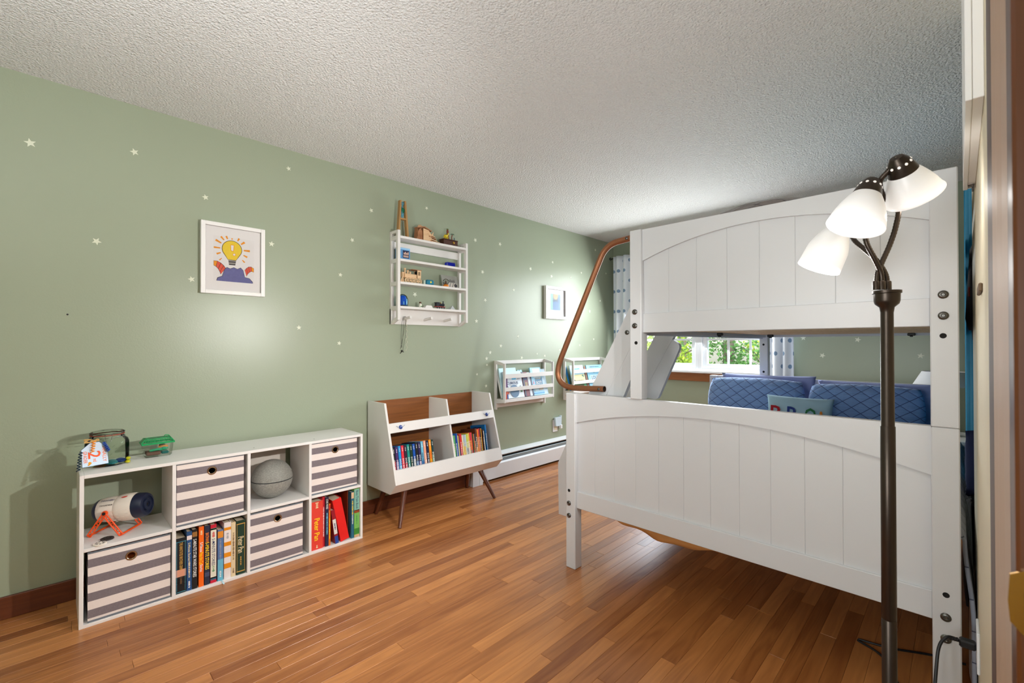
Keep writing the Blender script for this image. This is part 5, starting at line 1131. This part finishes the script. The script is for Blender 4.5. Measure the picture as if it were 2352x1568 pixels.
cover_book('pale spine with navy edge right of the maroon book', 3.160, .052, .225, .014, -2.874, LR, (210, 218, 226), GR, [('rect', .6, 1, 0, 1, (34, 44, 76))])
cover_book('teal striped thin book at the back of the nearer rack', 3.06, .060, .252, .012, -2.892, LR, (150, 200, 210), GR, [('rect', .3, .5, 0, 1, (50, 110, 130))])
cover_book('sky blue picture book lettered BOT! in the nearer rack', 3.215, .150, .268, .014, -2.875, LR, (150, 204, 230), GR, [('rect', .2, .92, .80, .96, (214, 226, 232)), ('rect', .2, .92, .62, .76, (200, 216, 224)), ('rect', .30, .98, .36, .62, (24, 110, 148)), ('text', 'STOP!', .62, .59, .5, .045, 'cream'), ('text', 'BOT!', .64, .44, .54, .115, 'white'), ('tri', [(.06, .40), (.14, .54), (.22, .40)], (216, 140, 160)), ('rect', .1, .5, .14, .28, (170, 200, 206)), ('rect', .55, .95, .16, .28, (180, 170, 150)), ('rect', 0, 1, .05, .09, (80, 160, 210))])
cover_book('pale grey-blue book at the right end of the nearer rack', 3.355, .070, .25, .012, -2.878, LR, (190, 214, 228), GR)
cover_book('white leaning book seen through the left side of the nearer rack', 2.817, .02, .26, .018, -2.905, R(16), (226, 226, 224), GR)
GR2 = 'books in the rack behind the handrail'
cover_book('picture book with pale blue top and yellow middle in the far rack', 3.835, .235, .268, .012, -2.872, LR, (176, 216, 230), GR2, [('rect', 0, 1, .30, .62, (226, 214, 150)), ('rect', 0, 1, 0, .30, (60, 140, 90)), ('dash', .4, .84, .6, .08, 'sky'), ('tri', [(.25, .68), (.5, .73), (.9, .68)], (140, 150, 160)), ('tri', [(.76, .56), (.88, .62), (.94, .50)], (50, 120, 110)), ('dash', .5, .38, .7, .03, 'brown'), ('disc', .14, .36, .02, (80, 74, 60)), ('dash', .5, .16, .6, .14, 'brown')])
cover_book('light blue picture book with looping title in the far rack', 4.130, .30, .262, .012, -2.872, LR, (150, 206, 232), GR2, [('rect', .15, 1, .2, .58, (200, 226, 240)), ('dash', .5, .92, .6, .03, 'navy'), ('tri', [(.36, .68), (.42, .78), (.50, .68)], (60, 80, 90)), ('text', 'LOUD', .45, .46, .48, .15, 'navy'), ('dash', .45, .34, .5, .03, 'grey'), ('tri', [(.2, .2), (.3, .14), (.5, .05), (.36, .16)], (40, 50, 80))])
cover_book('dark brown thin book between the two picture books in the far rack', 4.078, .045, .25, .014, -2.878, LR, (64, 44, 40), GR2, [('rect', .55, .8, 0, 1, (190, 120, 80))])
cover_book('blue book seen through the left side of the far rack', 3.817, .017, .262, .014, -2.905, R(16), (40, 130, 196), GR2)
cover_book('yellow book at the back of the far rack', 3.8165, .0175, .24, .008, -2.925, R(16), (226, 206, 60), GR2)

# ================================================================== framed pictures
FRW = pm('frame_white', (234, 232, 230), .4, var=.01); MATB = pm('mat_board', (238, 234, 232), .7, var=.01)
PG = glassy((lambda q: (setattr(q, 'use_nodes', True), q)[1])(bpy.data.materials.new('picture_glass')), (.985, .985, .985)); PG.node_tree.nodes['Layer Weight'].inputs[0].default_value = .12
def picture(label, y0, y1, z0, z1, fw_, xd=.030):
    p = thing('picture_frame', label, 'picture', (WX, (y0+y1)/2, z0))
    for a, b, c, d in ((y0, y0+fw_, z0, z1), (y1-fw_, y1, z0, z1), (y0+fw_, y1-fw_, z0, z0+fw_), (y0+fw_, y1-fw_, z1-fw_, z1)): bx('frame_rail', FRW, p, WX+.001, WX+xd, a, b, c, d, .0015)
    bx('mat_board', MATB, p, WX+.003, WX+.014, y0+fw_, y1-fw_, z0+fw_, z1-fw_); bx('glazing', PG, p, WX+.0195, WX+.0205, y0+fw_, y1-fw_, z0+fw_, z1-fw_)
    return p
p1 = picture('framed drawing of a yellow light bulb on the green wall', .567, .891, 1.490, 1.893, .0215)
dr = bx('drawing_sheet', pm('drawing_paper', (234, 230, 228), .8), p1, WX+.0139, WX+.0144, .629, .835, 1.564, 1.820)
def flat(pts, mat, nm, o, par=dr): m = MB(); A = [m.v((WX+.0144+o, y, z)) for y, z in pts]; B = [m.v((WX+.0144+o+.0003, y, z)) for y, z in pts]; m.face(B); m.face(A[::-1]); [m.face([A[k], A[(k+1) % len(A)], B[(k+1) % len(A)], B[k]]) for k in range(len(A))]; m.build(nm, mat, par)
BK = pm('crayon_black', (52, 44, 42), .8); YE = pm('crayon_yellow', (240, 206, 60), .8, var=.12, vscale=120); OE = pm('crayon_orange', (238, 150, 40), .8, var=.2, vscale=150); PU = pm('crayon_purple', (108, 108, 156), .8, var=.2, vscale=90); RE = pm('crayon_coral', (226, 92, 70), .8, var=.2, vscale=90); GE = pm('crayon_grey', (140, 132, 122), .8)
by, bz = .7205, 1.752
def bulb(k): return [(by+.0485*k*math.cos(a), bz+.048*k*math.sin(a)) for a in [R(-35+250*i/26) for i in range(27)]]+[(by-.020*k, bz-.060*(1 if k == 1 else 1.02)), (by+.020*k, bz-.060*(1 if k == 1 else 1.02))]
flat(bulb(1.055), BK, 'bulb_outline', .0002); flat(bulb(1), YE, 'bulb', .0006)
flat([(by-.009, bz+.026), (by+.011, bz+.027), (by+.009, bz-.012), (by-.006, bz-.010)], OE, 'mark_outline', .0010); flat([(by-.006, bz+.023), (by+.008, bz+.024), (by+.006, bz-.009), (by-.004, bz-.007)], pm('mark_white', (236, 228, 226), .8), 'mark', .0014)
flat([(by+.011+.0085*math.cos(a*.4), bz-.029+.0078*math.sin(a*.4)) for a in range(16)], OE, 'mark_outline', .0010); flat([(by+.011+.0062*math.cos(a*.4), bz-.029+.0058*math.sin(a*.4)) for a in range(16)], MATS['mark_white'], 'mark', .0014)
for k in range(4): flat([(by-.019+.001*k, 1.690-.0075*k), (by+.021-.001*k, 1.691-.0075*k), (by+.020-.001*k, 1.6845-.0075*k), (by-.018+.001*k, 1.6835-.0075*k)], GE if k % 2 == 0 else BK, 'bulb_cap', .0006)
for a, r0, r1, w_ in ((180, .058, .090, .005), (152, .060, .092, .006), (130, .062, .086, .005), (112, .060, .078, .005), (90, .056, .064, .004), (62, .060, .078, .005), (38, .058, .082, .006), (2, .060, .092, .006), (-24, .064, .086, .005), (-46, .076, .094, .004), (205, .062, .084, .005), (228, .076, .094, .003)):
    u = Vector((math.cos(R(a)), math.sin(R(a)))); v_ = Vector((-u.y, u.x))
    q = [Vector((by, bz))+u*r0+v_*w_*.6, Vector((by, bz))+u*r1+v_*w_, Vector((by, bz))+u*r1-v_*w_, Vector((by, bz))+u*r0-v_*w_*.6]; flat([(t.x, t.y) for t in q], OE, 'ray', .0004)
# plain hills and banded arches fill the foot of the sheet
for out_, inn_ in (([(.630, 1.677), (.648, 1.677), (.666, 1.668), (.680, 1.655), (.690, 1.640)], [(.630, 1.650), (.642, 1.643), (.652, 1.632), (.660, 1.616), (.664, 1.602)]), ([(.834, 1.655), (.820, 1.664), (.806, 1.662), (.794, 1.652), (.786, 1.640)], [(.834, 1.632), (.822, 1.636), (.812, 1.630), (.802, 1.618), (.796, 1.604)])):
    flat(out_+inn_[::-1], BK, 'arch_outline', .0002)
    for k in range(4):
        q = [out_[k], out_[k+1], inn_[k+1], inn_[k]]; cy_ = sum(t[0] for t in q)/4; cz_ = sum(t[1] for t in q)/4
        flat([(cy_+(y-cy_)*.86, cz_+(z-cz_)*.90) for y, z in q], OE if k == 0 else RE, 'arch_band', .0006)
hill = [(.645, 1.565), (.650, 1.578), (.672, 1.586), (.684, 1.618), (.696, 1.628), (.712, 1.623), (.730, 1.630), (.748, 1.624), (.764, 1.632), (.778, 1.620), (.786, 1.590), (.810, 1.586), (.826, 1.572), (.828, 1.565)]
hill = [(y, 1.565+(z-1.565)*1.28) for y, z in hill]
flat([(y+(y-.737)*.02, z+.0016) for y, z in hill], BK, 'hill_outline', .0007); flat(hill, PU, 'hill', .0010)
p2 = picture('small framed blue and yellow print near the far corner', 3.488, 3.836, 1.466, 1.801, .030, .034)
sh = bx('print_sheet', pm('print_blue', (96, 140, 184), .7, var=.1), p2, WX+.0139, WX+.0144, 3.582, 3.742, 1.560, 1.726)
flat([(3.583, 1.561), (3.614, 1.561), (3.620, 1.725), (3.583, 1.725)], pm('print_mint', (150, 206, 190), .7, var=.25, vscale=80), 'side_print', .0003, sh)
flat([(3.622, 1.725), (3.705, 1.725), (3.70, 1.69), (3.675, 1.664), (3.650, 1.664), (3.622, 1.69)], pm('print_tan', (206, 184, 140), .7, var=.15, vscale=60), 'moon_print', .0003, sh)
flat([(3.618, 1.692), (3.648, 1.667), (3.678, 1.667), (3.706, 1.690), (3.704, 1.636), (3.690, 1.650), (3.640, 1.650), (3.622, 1.636)], pm('print_navy', (48, 84, 120), .7), 'ridge_print', .0006, sh)

# ================================================================== wall stars, nail, outlet
STARM = pm('star_pale', (222, 226, 206), .55)
def star(y, z, r_, rot, wall='l', par=None, lab=None, grp=None):
    m = MB(); pts = []
    for k in range(10):
        a = rot+k*math.pi/5; rr = r_ if k % 2 == 0 else r_*.42; pts.append((rr*math.cos(a), rr*math.sin(a)))
    if wall == 'l':
        m.prism([(p[0], p[1]) for p in pts], 'x', .0003, .0013); o = m.build('wall_star', STARM, None); o.location = (WX, y, z)
    else:
        m.prism([(p[0], p[1]) for p in pts], 'y', -.0013, -.0003); o = m.build('wall_star', STARM, None); o.location = (y, FY, z)
    tag(o, lab, 'wall sticker', grp)
NEARS = [(-.079, 2.119, .021, 'pale star sticker nearest the ceiling at the left picture edge'), (.286, 2.188, .019, 'pale star sticker second from left along the ceiling'), (.145, 1.708, .019, 'pale star sticker alone on the wall left of the bulb drawing'), (.593, 2.027, .017, 'pale star sticker just above the bulb drawing'), (1.034, 2.31, .016, 'pale star sticker close under the ceiling left of the wall shelf'), (1.597, 2.165, .018, 'pale star sticker left of the glass art stand'), (.936, 1.82, .018, 'pale star sticker right of the bulb drawing'), (.53, 1.562, .018, 'pale star sticker at the lower left edge of the bulb drawing'), (1.454, 1.929, .017, 'pale star sticker left of the wall shelf top'), (1.963, 1.591, .022, 'larger pale star sticker seen through the wall shelf')]
r_ = random.Random(11)
for y, z, s_, lab in NEARS: star(y, z, s_, r_.uniform(0, 1.2), 'l', None, lab)
MID = [(1.37, 1.678), (1.099, 1.312), (1.362, 1.213), (2.071, 2.283)]
for (y, z), lab in zip(MID, ('small star sticker left of the wall shelf at mid height', 'small star sticker low in the middle of the bare wall', 'small star sticker below left of the wall shelf', 'small star sticker above the plywood puzzle model')): star(y, z, .016, r_.uniform(0, 1.2), 'l', None, lab)
FARS = [(2.578, 2.113), (2.876, 2.125), (3.632, 2.056), (3.292, 1.948), (2.662, 1.845), (3.614, 1.908), (3.938, 1.929), (4.133, 2.003), (3.055, 1.719), (2.694, 1.599), (2.59, 1.408), (3.113, 1.281), (2.885, 1.191), (2.752, 1.132), (3.164, 1.077), (3.386, 1.111), (3.504, 1.089), (2.709, 1.079), (2.713, 1.022), (2.596, .944), (2.703, .836), (3.741, 1.149), (4.1, 1.196), (4.371, 1.265), (4.292, 1.582), (4.504, 1.716), (4.628, 2.051), (4.408, 2.298)]
FLAB = ['pale upper of the two stars right of the wall shelf top', 'pale star farther right near the ceiling beyond the wall shelf', 'pale star high above the small framed print', 'pale star high up left of the small framed print', 'pale star level with the plywood train right of the wall shelf', 'pale star just above the small framed print', 'pale star upper right of the small framed print', 'pale star near the handrail bend at the upper right', 'pale star left of the small framed print at its middle height', 'pale star at the lower right edge of the wall shelf', 'pale star below the right end of the wall shelf', 'pale star well above the nearer book rack', 'pale star above the left end of the nearer rack', 'pale larger star just left of the nearer rack top', 'pale star just over the middle of the nearer rack', 'pale larger star over the right end of the nearer rack', 'pale rightmost star just over the nearer rack', 'pale upper of two small stars at the left edge of the nearer rack', 'pale lower of two small stars at the left edge of the nearer rack', 'pale star between slanted bookcase and nearer rack', 'pale star close to the top right corner of the slanted bookcase', 'pale star just left of the handrail low curve', 'pale star over the left end of the far rack', 'pale star over the right end of the far rack', 'pale star in mid wall between handrail and left curtain', 'pale star beside the left curtain at mid height', 'pale star beside the curtain rod finial', 'pale star closest to the ceiling in the far corner']
for (y, z), lab in zip(FARS, FLAB): star(y, z, r_.choice((.014, .017, .021)), r_.uniform(0, 1.2), 'l', None, lab, 'star stickers on the far half of the left wall')
for x, z, lab in [(-1.009, 1.259, 'star sticker beside the right curtain, under the upper bunk rail'), (-.612, 1.24, 'star sticker under the middle of the upper bunk rail'), (-.41, 1.213, 'star sticker just right of the floor lamp pole, seen between the bunks'), (-.864, 1.103, 'star sticker lowest of those right of the curtain, above the pillows'), (-.216, 1.11, 'star sticker above the bedside lamp shade')]: star(x, z, .024, r_.uniform(0, 1.2), 'f', None, lab, 'star stickers on the window wall')
m = MB(); m.lathe([(.004, .0002), (.004, .003), (.001, .004)], (WX, .0453, 1.346), (1, 0, 0), 10); tag(m.build('nail', BLACK, None), 'dark nail head in the left wall above the jar', 'nail')
ol = thing('wall_outlet', 'white wall outlet with a plugged-in night light above the heater', 'outlet', (WX, 3.69, .30)); ov = pm('outlet_ivory', (224, 218, 190), .4)
bx('plate', VINYL, ol, WX+.0005, WX+.007, 3.625, 3.705, .30, .425, .002); bx('socket', ov, ol, WX+.007, WX+.0095, 3.645, 3.690, .315, .355, .002)
m = MB(); m.prism([(3.650, .36), (3.735, .355), (3.742, .462), (3.728, .462), (3.724, .450), (3.636, .448)], 'x', WX+.0095, WX+.030); m.build('night_light', pm('night_light_blue', (206, 224, 234), .35), ol); bx('sensor', VINYL, ol, WX+.0095, WX+.040, 3.715, 3.742, .328, .368, .003)

# ================================================================== curtains
def dot_mat():
    m, nt, b = newmat('polka_dot_curtain', .85); L = nt.links.new
    uv = nn(nt, 'ShaderNodeUVMap'); sp = nn(nt, 'ShaderNodeSeparateXYZ'); L(uv.outputs[0], sp.inputs[0]); P = .118
    row = math_n(nt, 'FLOOR', math_n(nt, 'DIVIDE', sp.outputs[1], P))
    sh_ = math_n(nt, 'MULTIPLY', math_n(nt, 'FRACT', math_n(nt, 'MULTIPLY', row, .5)), P*1.15)
    fu = math_n(nt, 'SUBTRACT', math_n(nt, 'FRACT', math_n(nt, 'DIVIDE', math_n(nt, 'ADD', sp.outputs[0], sh_), P*1.15)), .5); fv = math_n(nt, 'SUBTRACT', math_n(nt, 'FRACT', math_n(nt, 'DIVIDE', sp.outputs[1], P)), .5)
    d2 = math_n(nt, 'ADD', math_n(nt, 'POWER', math_n(nt, 'MULTIPLY', math_n(nt, 'ABSOLUTE', fu), P*1.15), 2), math_n(nt, 'POWER', math_n(nt, 'MULTIPLY', math_n(nt, 'ABSOLUTE', fv), P), 2))
    L(mixc(nt, math_n(nt, 'LESS_THAN', d2, .0195**2), lin((226, 232, 240)), lin((122, 148, 178))), b.inputs['Base Color'])
    b.inputs['Subsurface Weight'].default_value = 0; return m
DOT = dot_mat()
def curtain(label, x0, x1, z0, z1, w_, nple, amp, flare=0., y=4.655):
    def fn(u, v):
        z = z1+(z0-z1)*v; s_ = 1+flare*v; x = (x0+x1)/2+(u-.5)*(x1-x0)*s_+(-flare*.04*v)
        return (x+.012*math.sin(u*nple*2*math.pi+1)*.5, y+amp*(.55+.45*v)*math.sin(u*nple*2*math.pi)+.006*math.sin(u*23+v*3), z)
    c_ = cloth_grid('curtain', DOT, None, fn, 90, 26, (w_, z1-z0), thick=.002); tag(c_, label, 'curtain', 'polka dot curtains')
curtain('left polka dot curtain in the far left corner', -2.915, -2.54, .32, 2.240, .62, 4, .034, .0)
curtain('right polka dot curtain between window and bunk bed', -1.262, -1.050, .32, 2.240, .42, 2.5, .034, .0)
cr = thing('curtain_rod', 'thin black curtain rod with a caged finial above the window', 'curtain rod', (-2, 4.70, 2.235)); m = MB(); m.cyl((-2.962, 4.70, 2.228), (-1.02, 4.70, 2.228), .008, .008, 10); m.build('rod', BLACK, cr, smooth=True)
for sx_, xx in ((-1, -2.964), (1, -1.02)):
    m = MB(); r_ = .018 if sx_ < 0 else .03; L_ = .026 if sx_ < 0 else .07
    for k in range(5): a = k*1.257; m.tube([(xx+sx_*L_*t/6, 4.70+r_*math.sin(math.pi*t/6)*math.cos(a+t*.3), 2.228+r_*math.sin(math.pi*t/6)*math.sin(a+t*.3)) for t in range(7)], .0025, 5)
    m.build('finial', BLACK, cr, smooth=True)
for xx in (-2.90, -1.06): bx('bracket', BLACK, cr, xx-.008, xx+.008, 4.70, FY, 2.214, 2.228, .001)

# ================================================================== bedside lamp behind the bed
ns = thing('nightstand', 'white nightstand behind the lower headboard at right', 'nightstand', (-.06, 4.42, 0)); bx('top', WHITE, ns, -.30, .20, 4.20, 4.66, .535, .56, .004); bx('body', WHITE, ns, -.28, .18, 4.215, 4.65, .10, .535, .004); bx('drawer', SHELFW, ns, -.265, .165, 4.207, 4.215, .34, .52, .003)
for xx in (-.27, .15):
    for yy in (4.23, 4.62): bx('leg', WHITE, ns, xx, xx+.02, yy, yy+.02, 0, .10, .001)
tl_ = thing('table_lamp', 'table lamp with a white drum shade behind the right pillow', 'lamp', (-.08, 4.45, .56)); m = MB(); m.lathe([(.07, .001), (.07, .015), (.03, .03), (.05, .12), (.06, .2), (.02, .30), (.01, .36)], (-.08, 4.45, .56), (0, 0, 1), 20); m.build('base', pm('lamp_ceramic', (200, 204, 206), .3), tl_, smooth=True)
m = MB(); m.lathe([(.170, .345), (.117, .447)], (-.08, 4.45, .56), (0, 0, 1), 28, close=False); m.lathe([(.168, .345), (.115, .447)], (-.08, 4.45, .56), (0, 0, 1), 28, close=False); m.build('shade', pm('shade_linen', (232, 232, 234), .8), tl_, smooth=True)

# ================================================================== three-headed floor lamp
R_ = Vector((.7113, .7029, 0)); F_ = Vector((-.7029, .7113, 0)); L0 = R_*.8703+F_*1.05
def LP(a, z, c=0): return L0+R_*a+F_*c+Vector((0, 0, z))
fp = thing('floor_lamp', 'bronze floor lamp with three lit frosted bell shades', 'floor lamp', (L0.x, L0.y, 0))
m = MB(); m.lathe([(.001, .0), (.125, .0), (.128, .008), (.118, .018), (.05, .026), (.022, .036), (.0142, .05)], L0, (0, 0, 1), 32, close=False); m.build('base', LAMPM, fp, smooth=True)
m = MB(); m.lathe([(.0142, .045), (.0142, .565), (.0135, .566), (.0142, .567), (.0142, 1.01), (.0134, 1.011), (.0128, 1.012), (.0122, 1.29)], L0, (0, 0, 1), 20); m.build('pole', LAMPM, fp, smooth=True)
m = MB(); m.lathe([(.0125, 1.275), (.014, 1.286), (.0225, 1.294), (.0245, 1.301), (.0248, 1.317), (.0275, 1.3185), (.0275, 1.3245), (.020, 1.325), (.001, 1.325)], L0, (0, 0, 1), 28); m.build('collar', LAMPM, fp, smooth=True)
SHADE = bpy.data.materials.new('frosted_shade'); SHADE.use_nodes = True; nt = SHADE.node_tree; b = nt.nodes['Principled BSDF']
b.inputs['Base Color'].default_value = lin((226, 224, 222)); b.inputs['Roughness'].default_value = .35; b.inputs['Emission Color'].default_value = (1, .97, .93, 1)
tcn = nn(nt, 'ShaderNodeUVMap'); sp = nn(nt, 'ShaderNodeSeparateXYZ'); nt.links.new(tcn.outputs[0], sp.inputs[0]); nt.links.new(math_n(nt, 'MULTIPLY_ADD', math_n(nt, 'POWER', sp.outputs[1], 1.6), .50, .16), b.inputs['Emission Strength'])
BULB = pm('lit_bulb', (255, 250, 240), .4, var=0, emit=(255, 244, 226), estr=3.0)
def px2(px, py, zc=1.05): return ((px-1176)/1040*zc-.8703, 1.2+(792-py)/1040*zc, zc-1.05)
def gooseneck(pts):
    P = spline([LP(*p) for p in pts], 12); m = MB(); m.tube(P, .0056, 10, radii=[.0058 if k % 2 else .0051 for k in range(len(P))]); m.build('gooseneck', LAMPM, fp, smooth=True)
def head(cap, mouth, power, aim=None, cone=128):
    A, B = LP(*cap), LP(*mouth); d = (B-A).normalized(); H = (B-A).length
    sh = thing(None, None, None) if False else None
    m = MB(); m.lathe([(.001, -.006), (.012, -.005), (.0185, .004), (.0235, .018), (.0275, .033), (.0255, .034), (.017, .012)], A, d, 28, close=False); cp_ = m.build('socket_cap', LAMPM, fp, smooth=True)
    for k in range(10):
        a = k*math.pi/5; e1 = d.orthogonal().normalized(); e2 = d.cross(e1); n_ = e1*math.cos(a)+e2*math.sin(a)
        m = MB(); m.lathe([(.0030, 0), (.0026, .0012)], A+d*.011+n_*.0208, (n_-d*.45), 10); m.build('vent_hole', pm('vent_glow', (236, 228, 220), .5, var=0, emit=(255, 246, 236), estr=.5), cp_)
    prof = [(.0262, .031), (.0330, .043), (.0400, .058), (.0458, .074), (.0502, .090), (.0535, H)]
    inn = [(.0522, H-.0002), (.0488, .090), (.0444, .074), (.0386, .058), (.0316, .043), (.0250, .031)]
    allp = prof+inn; seg = 36; e1 = d.orthogonal().normalized(); e2 = d.cross(e1); vs = []; fs = []; o0 = ORG[fp.as_pointer()]
    for r_, h in allp:
        for k in range(seg): a = 2*math.pi*k/seg; vs.append(A+d*h+e1*(r_*math.cos(a))+e2*(r_*math.sin(a))-o0)
    for j in range(len(allp)-1):
        for k in range(seg): fs.append((j*seg+k, j*seg+(k+1) % seg, (j+1)*seg+(k+1) % seg, (j+1)*seg+k))
    me = bpy.data.meshes.new('shade'); me.from_pydata(vs, [], fs); me.materials.append(SHADE); ul = me.uv_layers.new(name='UVMap')
    for p in me.polygons:
        for li in p.loop_indices: ul.data[li].uv = (0, (allp[me.loops[li].vertex_index//seg][1]-.03)/(H-.03))
    me.shade_smooth(); so = bpy.data.objects.new('shade', me); C.objects.link(so); so.parent = fp
    m = MB(); m.lathe([(.012, .03), (.013, .045), (.022, .062), (.0285, .080), (.0270, .093), (.018, .103), (.001, .107)], A, d, 18); m.build('bulb', BULB, fp, smooth=True)
    l = bpy.data.lights.new('lamp_bulb_light', 'SPOT' if aim else 'POINT'); l.energy = power; l.color = (1, .98, .955); l.shadow_soft_size = .022
    lo_ = bpy.data.objects.new('lamp_bulb_light', l); C.objects.link(lo_); lo_.location = A+d*(H+.028)
    if aim:
        l.spot_size = R(cone); l.spot_blend = 1.0
        lo_.rotation_euler = (Vector(aim)-lo_.location).to_track_quat('-Z', 'Y').to_euler()
zc1, zc2, zc3 = .97, .97, 1.26
cF = px2(2005, 418, zc1); mF = px2(1961, 522, zc1); mF = (mF[0], mF[1], mF[2]-.006)
cR = px2(2064, 366, zc2); mR = px2(2130, 440, zc2); mR = (mR[0], mR[1], mR[2]+.028)
cB = px2(1938, 503, zc3); mB = px2(1892, 614, zc3); mB = (mB[0], mB[1], mB[2]+.02)
head(cF, mF, HEAD_POWER[0], (-2.995, .55, .95)); head(cR, mR, HEAD_POWER[1]); head(cB, mB, HEAD_POWER[2], (-2.995, .45, .95), 112)
l = bpy.data.lights.new('lamp_bulb_glow', 'POINT'); l.energy = 1.6; l.color = (1, .98, .955); l.shadow_soft_size = .03; lo_ = bpy.data.objects.new('lamp_bulb_glow', l); C.objects.link(lo_); lo_.location = LP(mB[0]-.012, mB[1]-.045, mB[2]+.01)
gooseneck([px2(2014, 660), px2(2017, 630), px2(2028, 602), px2(2046, 562), (.0142, 1.474, -.01), (.008, 1.51, -.022), px2(2033, 452, 1.02), px2(2024, 418, 1.0), px2(2044, 392, .985), cR])
gooseneck([px2(2027, 660, 1.045), px2(2025, 628, 1.045), px2(2010, 594, 1.045), px2(1993, 560, 1.048), px2(1988, 525, 1.05), px2(1993, 478, 1.04), px2(2004, 436, 1.0), cF])
gooseneck([px2(2040, 660), px2(2035, 630, 1.055), px2(2016, 600, 1.065), px2(1988, 574, 1.09), px2(1962, 549, 1.13), px2(1955, 520, 1.2), px2(1948, 495, 1.25), cB])
for k, px_ in enumerate((2014, 2027, 2040)):
    q = LP(*px2(px_, 660, 1.05 if k != 1 else 1.045)); m = MB(); m.lathe([(.0075, -.006), (.0075, .012), (.006, .014)], q, (0, 0, 1), 12); m.build('ferrule', LAMPM, fp, smooth=True)

# ================================================================== right-hand side
wp = thing('wall_panel_frame', 'shallow white boxed frame hung high on the right wall', 'frame', (.024, 1.55, 1.66))
bx('face_board', FRW, wp, .0105, .0200, 1.20, 1.895, 1.656, 2.36, .001); bx('side_box', SHELFW, wp, .0200, .0358, 1.203, 1.892, 1.658, 2.355, .001)
m = MB(); m.box(.028, .033, 1.84, 1.86, 1.640, 1.657, .001); m.lathe([(.004, 0), (.004, .01)], (.030, 1.83, 1.65), (-1, 0, 0), 8); m.build('hanger', STEEL, wp)
bx('latch_block', pm('latch_brown', (104, 82, 58), .6), None, .0295, .0358, 1.37, 1.50, 1.312, 1.330, .002); tag(bpy.data.objects['latch_block'], 'small dark brown block on the cream right wall', 'wall block')
wo = thing('wall_outlet', 'white wall outlet low on the cream right wall behind the lamp pole', 'outlet', (RX, 1.86, .30)); bx('plate', VINYL, wo, .0295, .0358, 1.80, 1.90, .285, .40, .002)
cd = thing('power_cord', 'black lamp cord plugged into the right wall outlet', 'cord', (.0, 1.86, .33)); m = MB(); m.box(-.006, .0292, 1.845, 1.872, .325, .347, .004); m.build('plug', BLACK, cd)
m = MB(); pth = spline([(-.004, 1.858, .336), (-.020, 1.852, .343), (-.034, 1.84, .341), (-.048, 1.82, .315), (-.054, 1.79, .25), (-.060, 1.72, .15), (-.075, 1.62, .04), (-.09, 1.55, .005), (-.115, 1.42, .0052), (-.118, 1.385, .0065)], 6); m.tube(pth, .0042, 8); m.build('cable', BLACK, cd, smooth=True)
m = MB()
for k in range(4): m.lathe([(.0058, -.002), (.0062, 0), (.0058, .002)], Vector((-.010-.005*k, 1.855-.001*k, .340)), (-1, -.2, .2), 10)
m.build('strain_relief', BLACK, cd)
cb2 = MB(); cb2.tube(spline([(-.30, 2.30, .005), (-.20, 2.322, .005), (-.083, 2.38, .005), (.01, 2.40, .005)], 8), .0042, 8); cb2.tube(spline([(-.30, 2.29, .0052), (-.22, 2.24, .0052), (-.165, 2.107, .0052), (-.12, 1.98, .0052)], 8), .0042, 8); tag(cb2.build('floor_cable', BLACK, None, smooth=True), 'black cable looping on the floor under the lower bunk', 'cable')
# teal curtain with clothes and bags in the alcove
TEAL = pm('teal_cloth', (24, 126, 160), .8, var=.18, vscale=30); TEAL2 = pm('teal_cloth_deep', (46, 104, 116), .8, var=.15, vscale=30)
def tcur(u, v): y = 3.0+u*1.15; return (.052+.020*math.sin(u*46)+.006*math.sin(u*19), y, 2.25-2.2*v)
q = cloth_grid('closet_curtain', TEAL, None, tcur, 120, 12, (1.3, 2.2), thick=.002); tag(q, 'teal closet curtain hanging beyond the right end of the bed', 'curtain')
jk = thing('hooded_jacket', 'dark grey hooded jacket hanging at the alcove edge right of the bed', 'jacket', (.04, 2.75, 1.3)); JK = pm('jacket_dark', (44, 42, 48), .85, var=.15)
m = MB(); m.lathe([(.06, 0), (.07, .05), (.062, .2), (.055, .34), (.035, .40), (.022, .43), (.004, .44)], (.088, 2.75, 1.26), (0, 0, 1), 18)
m.build('jacket_body', JK, jk, smooth=True); m = MB(); m.tube(spline([(.10, 2.70, 1.60), (.055, 2.70, 1.50), (.06, 2.70, 1.30), (.065, 2.71, 1.22)], 5), .026, 10); m.build('sleeve', JK, jk, smooth=True)
m = MB(); m.box(.028, .034, 2.685, 2.70, 1.40, 1.44, .002); m.build('patch', pm('patch_red', (140, 50, 44), .8), jk)
cu = cushion('cushion', pm('cushion_navy', (34, 44, 84), .8), None, (.10, 2.72, .72), (.5, .3, .1), (0, -.1, 1), .20, .28, .10, 4, .6, 14); tag(cu, 'navy cushion resting on the black bag right of the bed', 'cushion')
bg_ = thing('black_backpack', 'black backpack with buckles standing right of the bed', 'backpack', (.10, 2.75, 0)); m = MB(); m.box(.022, .17, 2.60, 2.88, .008, .575, .03); m.build('bag_body', pm('bag_black', (24, 26, 30), .6), bg_)
for z in (.30, .42, .50): m = MB(); m.box(.014, .0215, 2.62, 2.66, z, z+.03, .003); m.build('buckle', pm('buckle_steel_blue', (110, 150, 180), .4), bg_)
m = MB(); m.tube(spline([(.02, 2.66, .12), (.012, 2.64, .25), (.014, 2.64, .45), (.03, 2.66, .56)], 5), .007, 6); m.build('strap', BLACK, bg_, smooth=True)
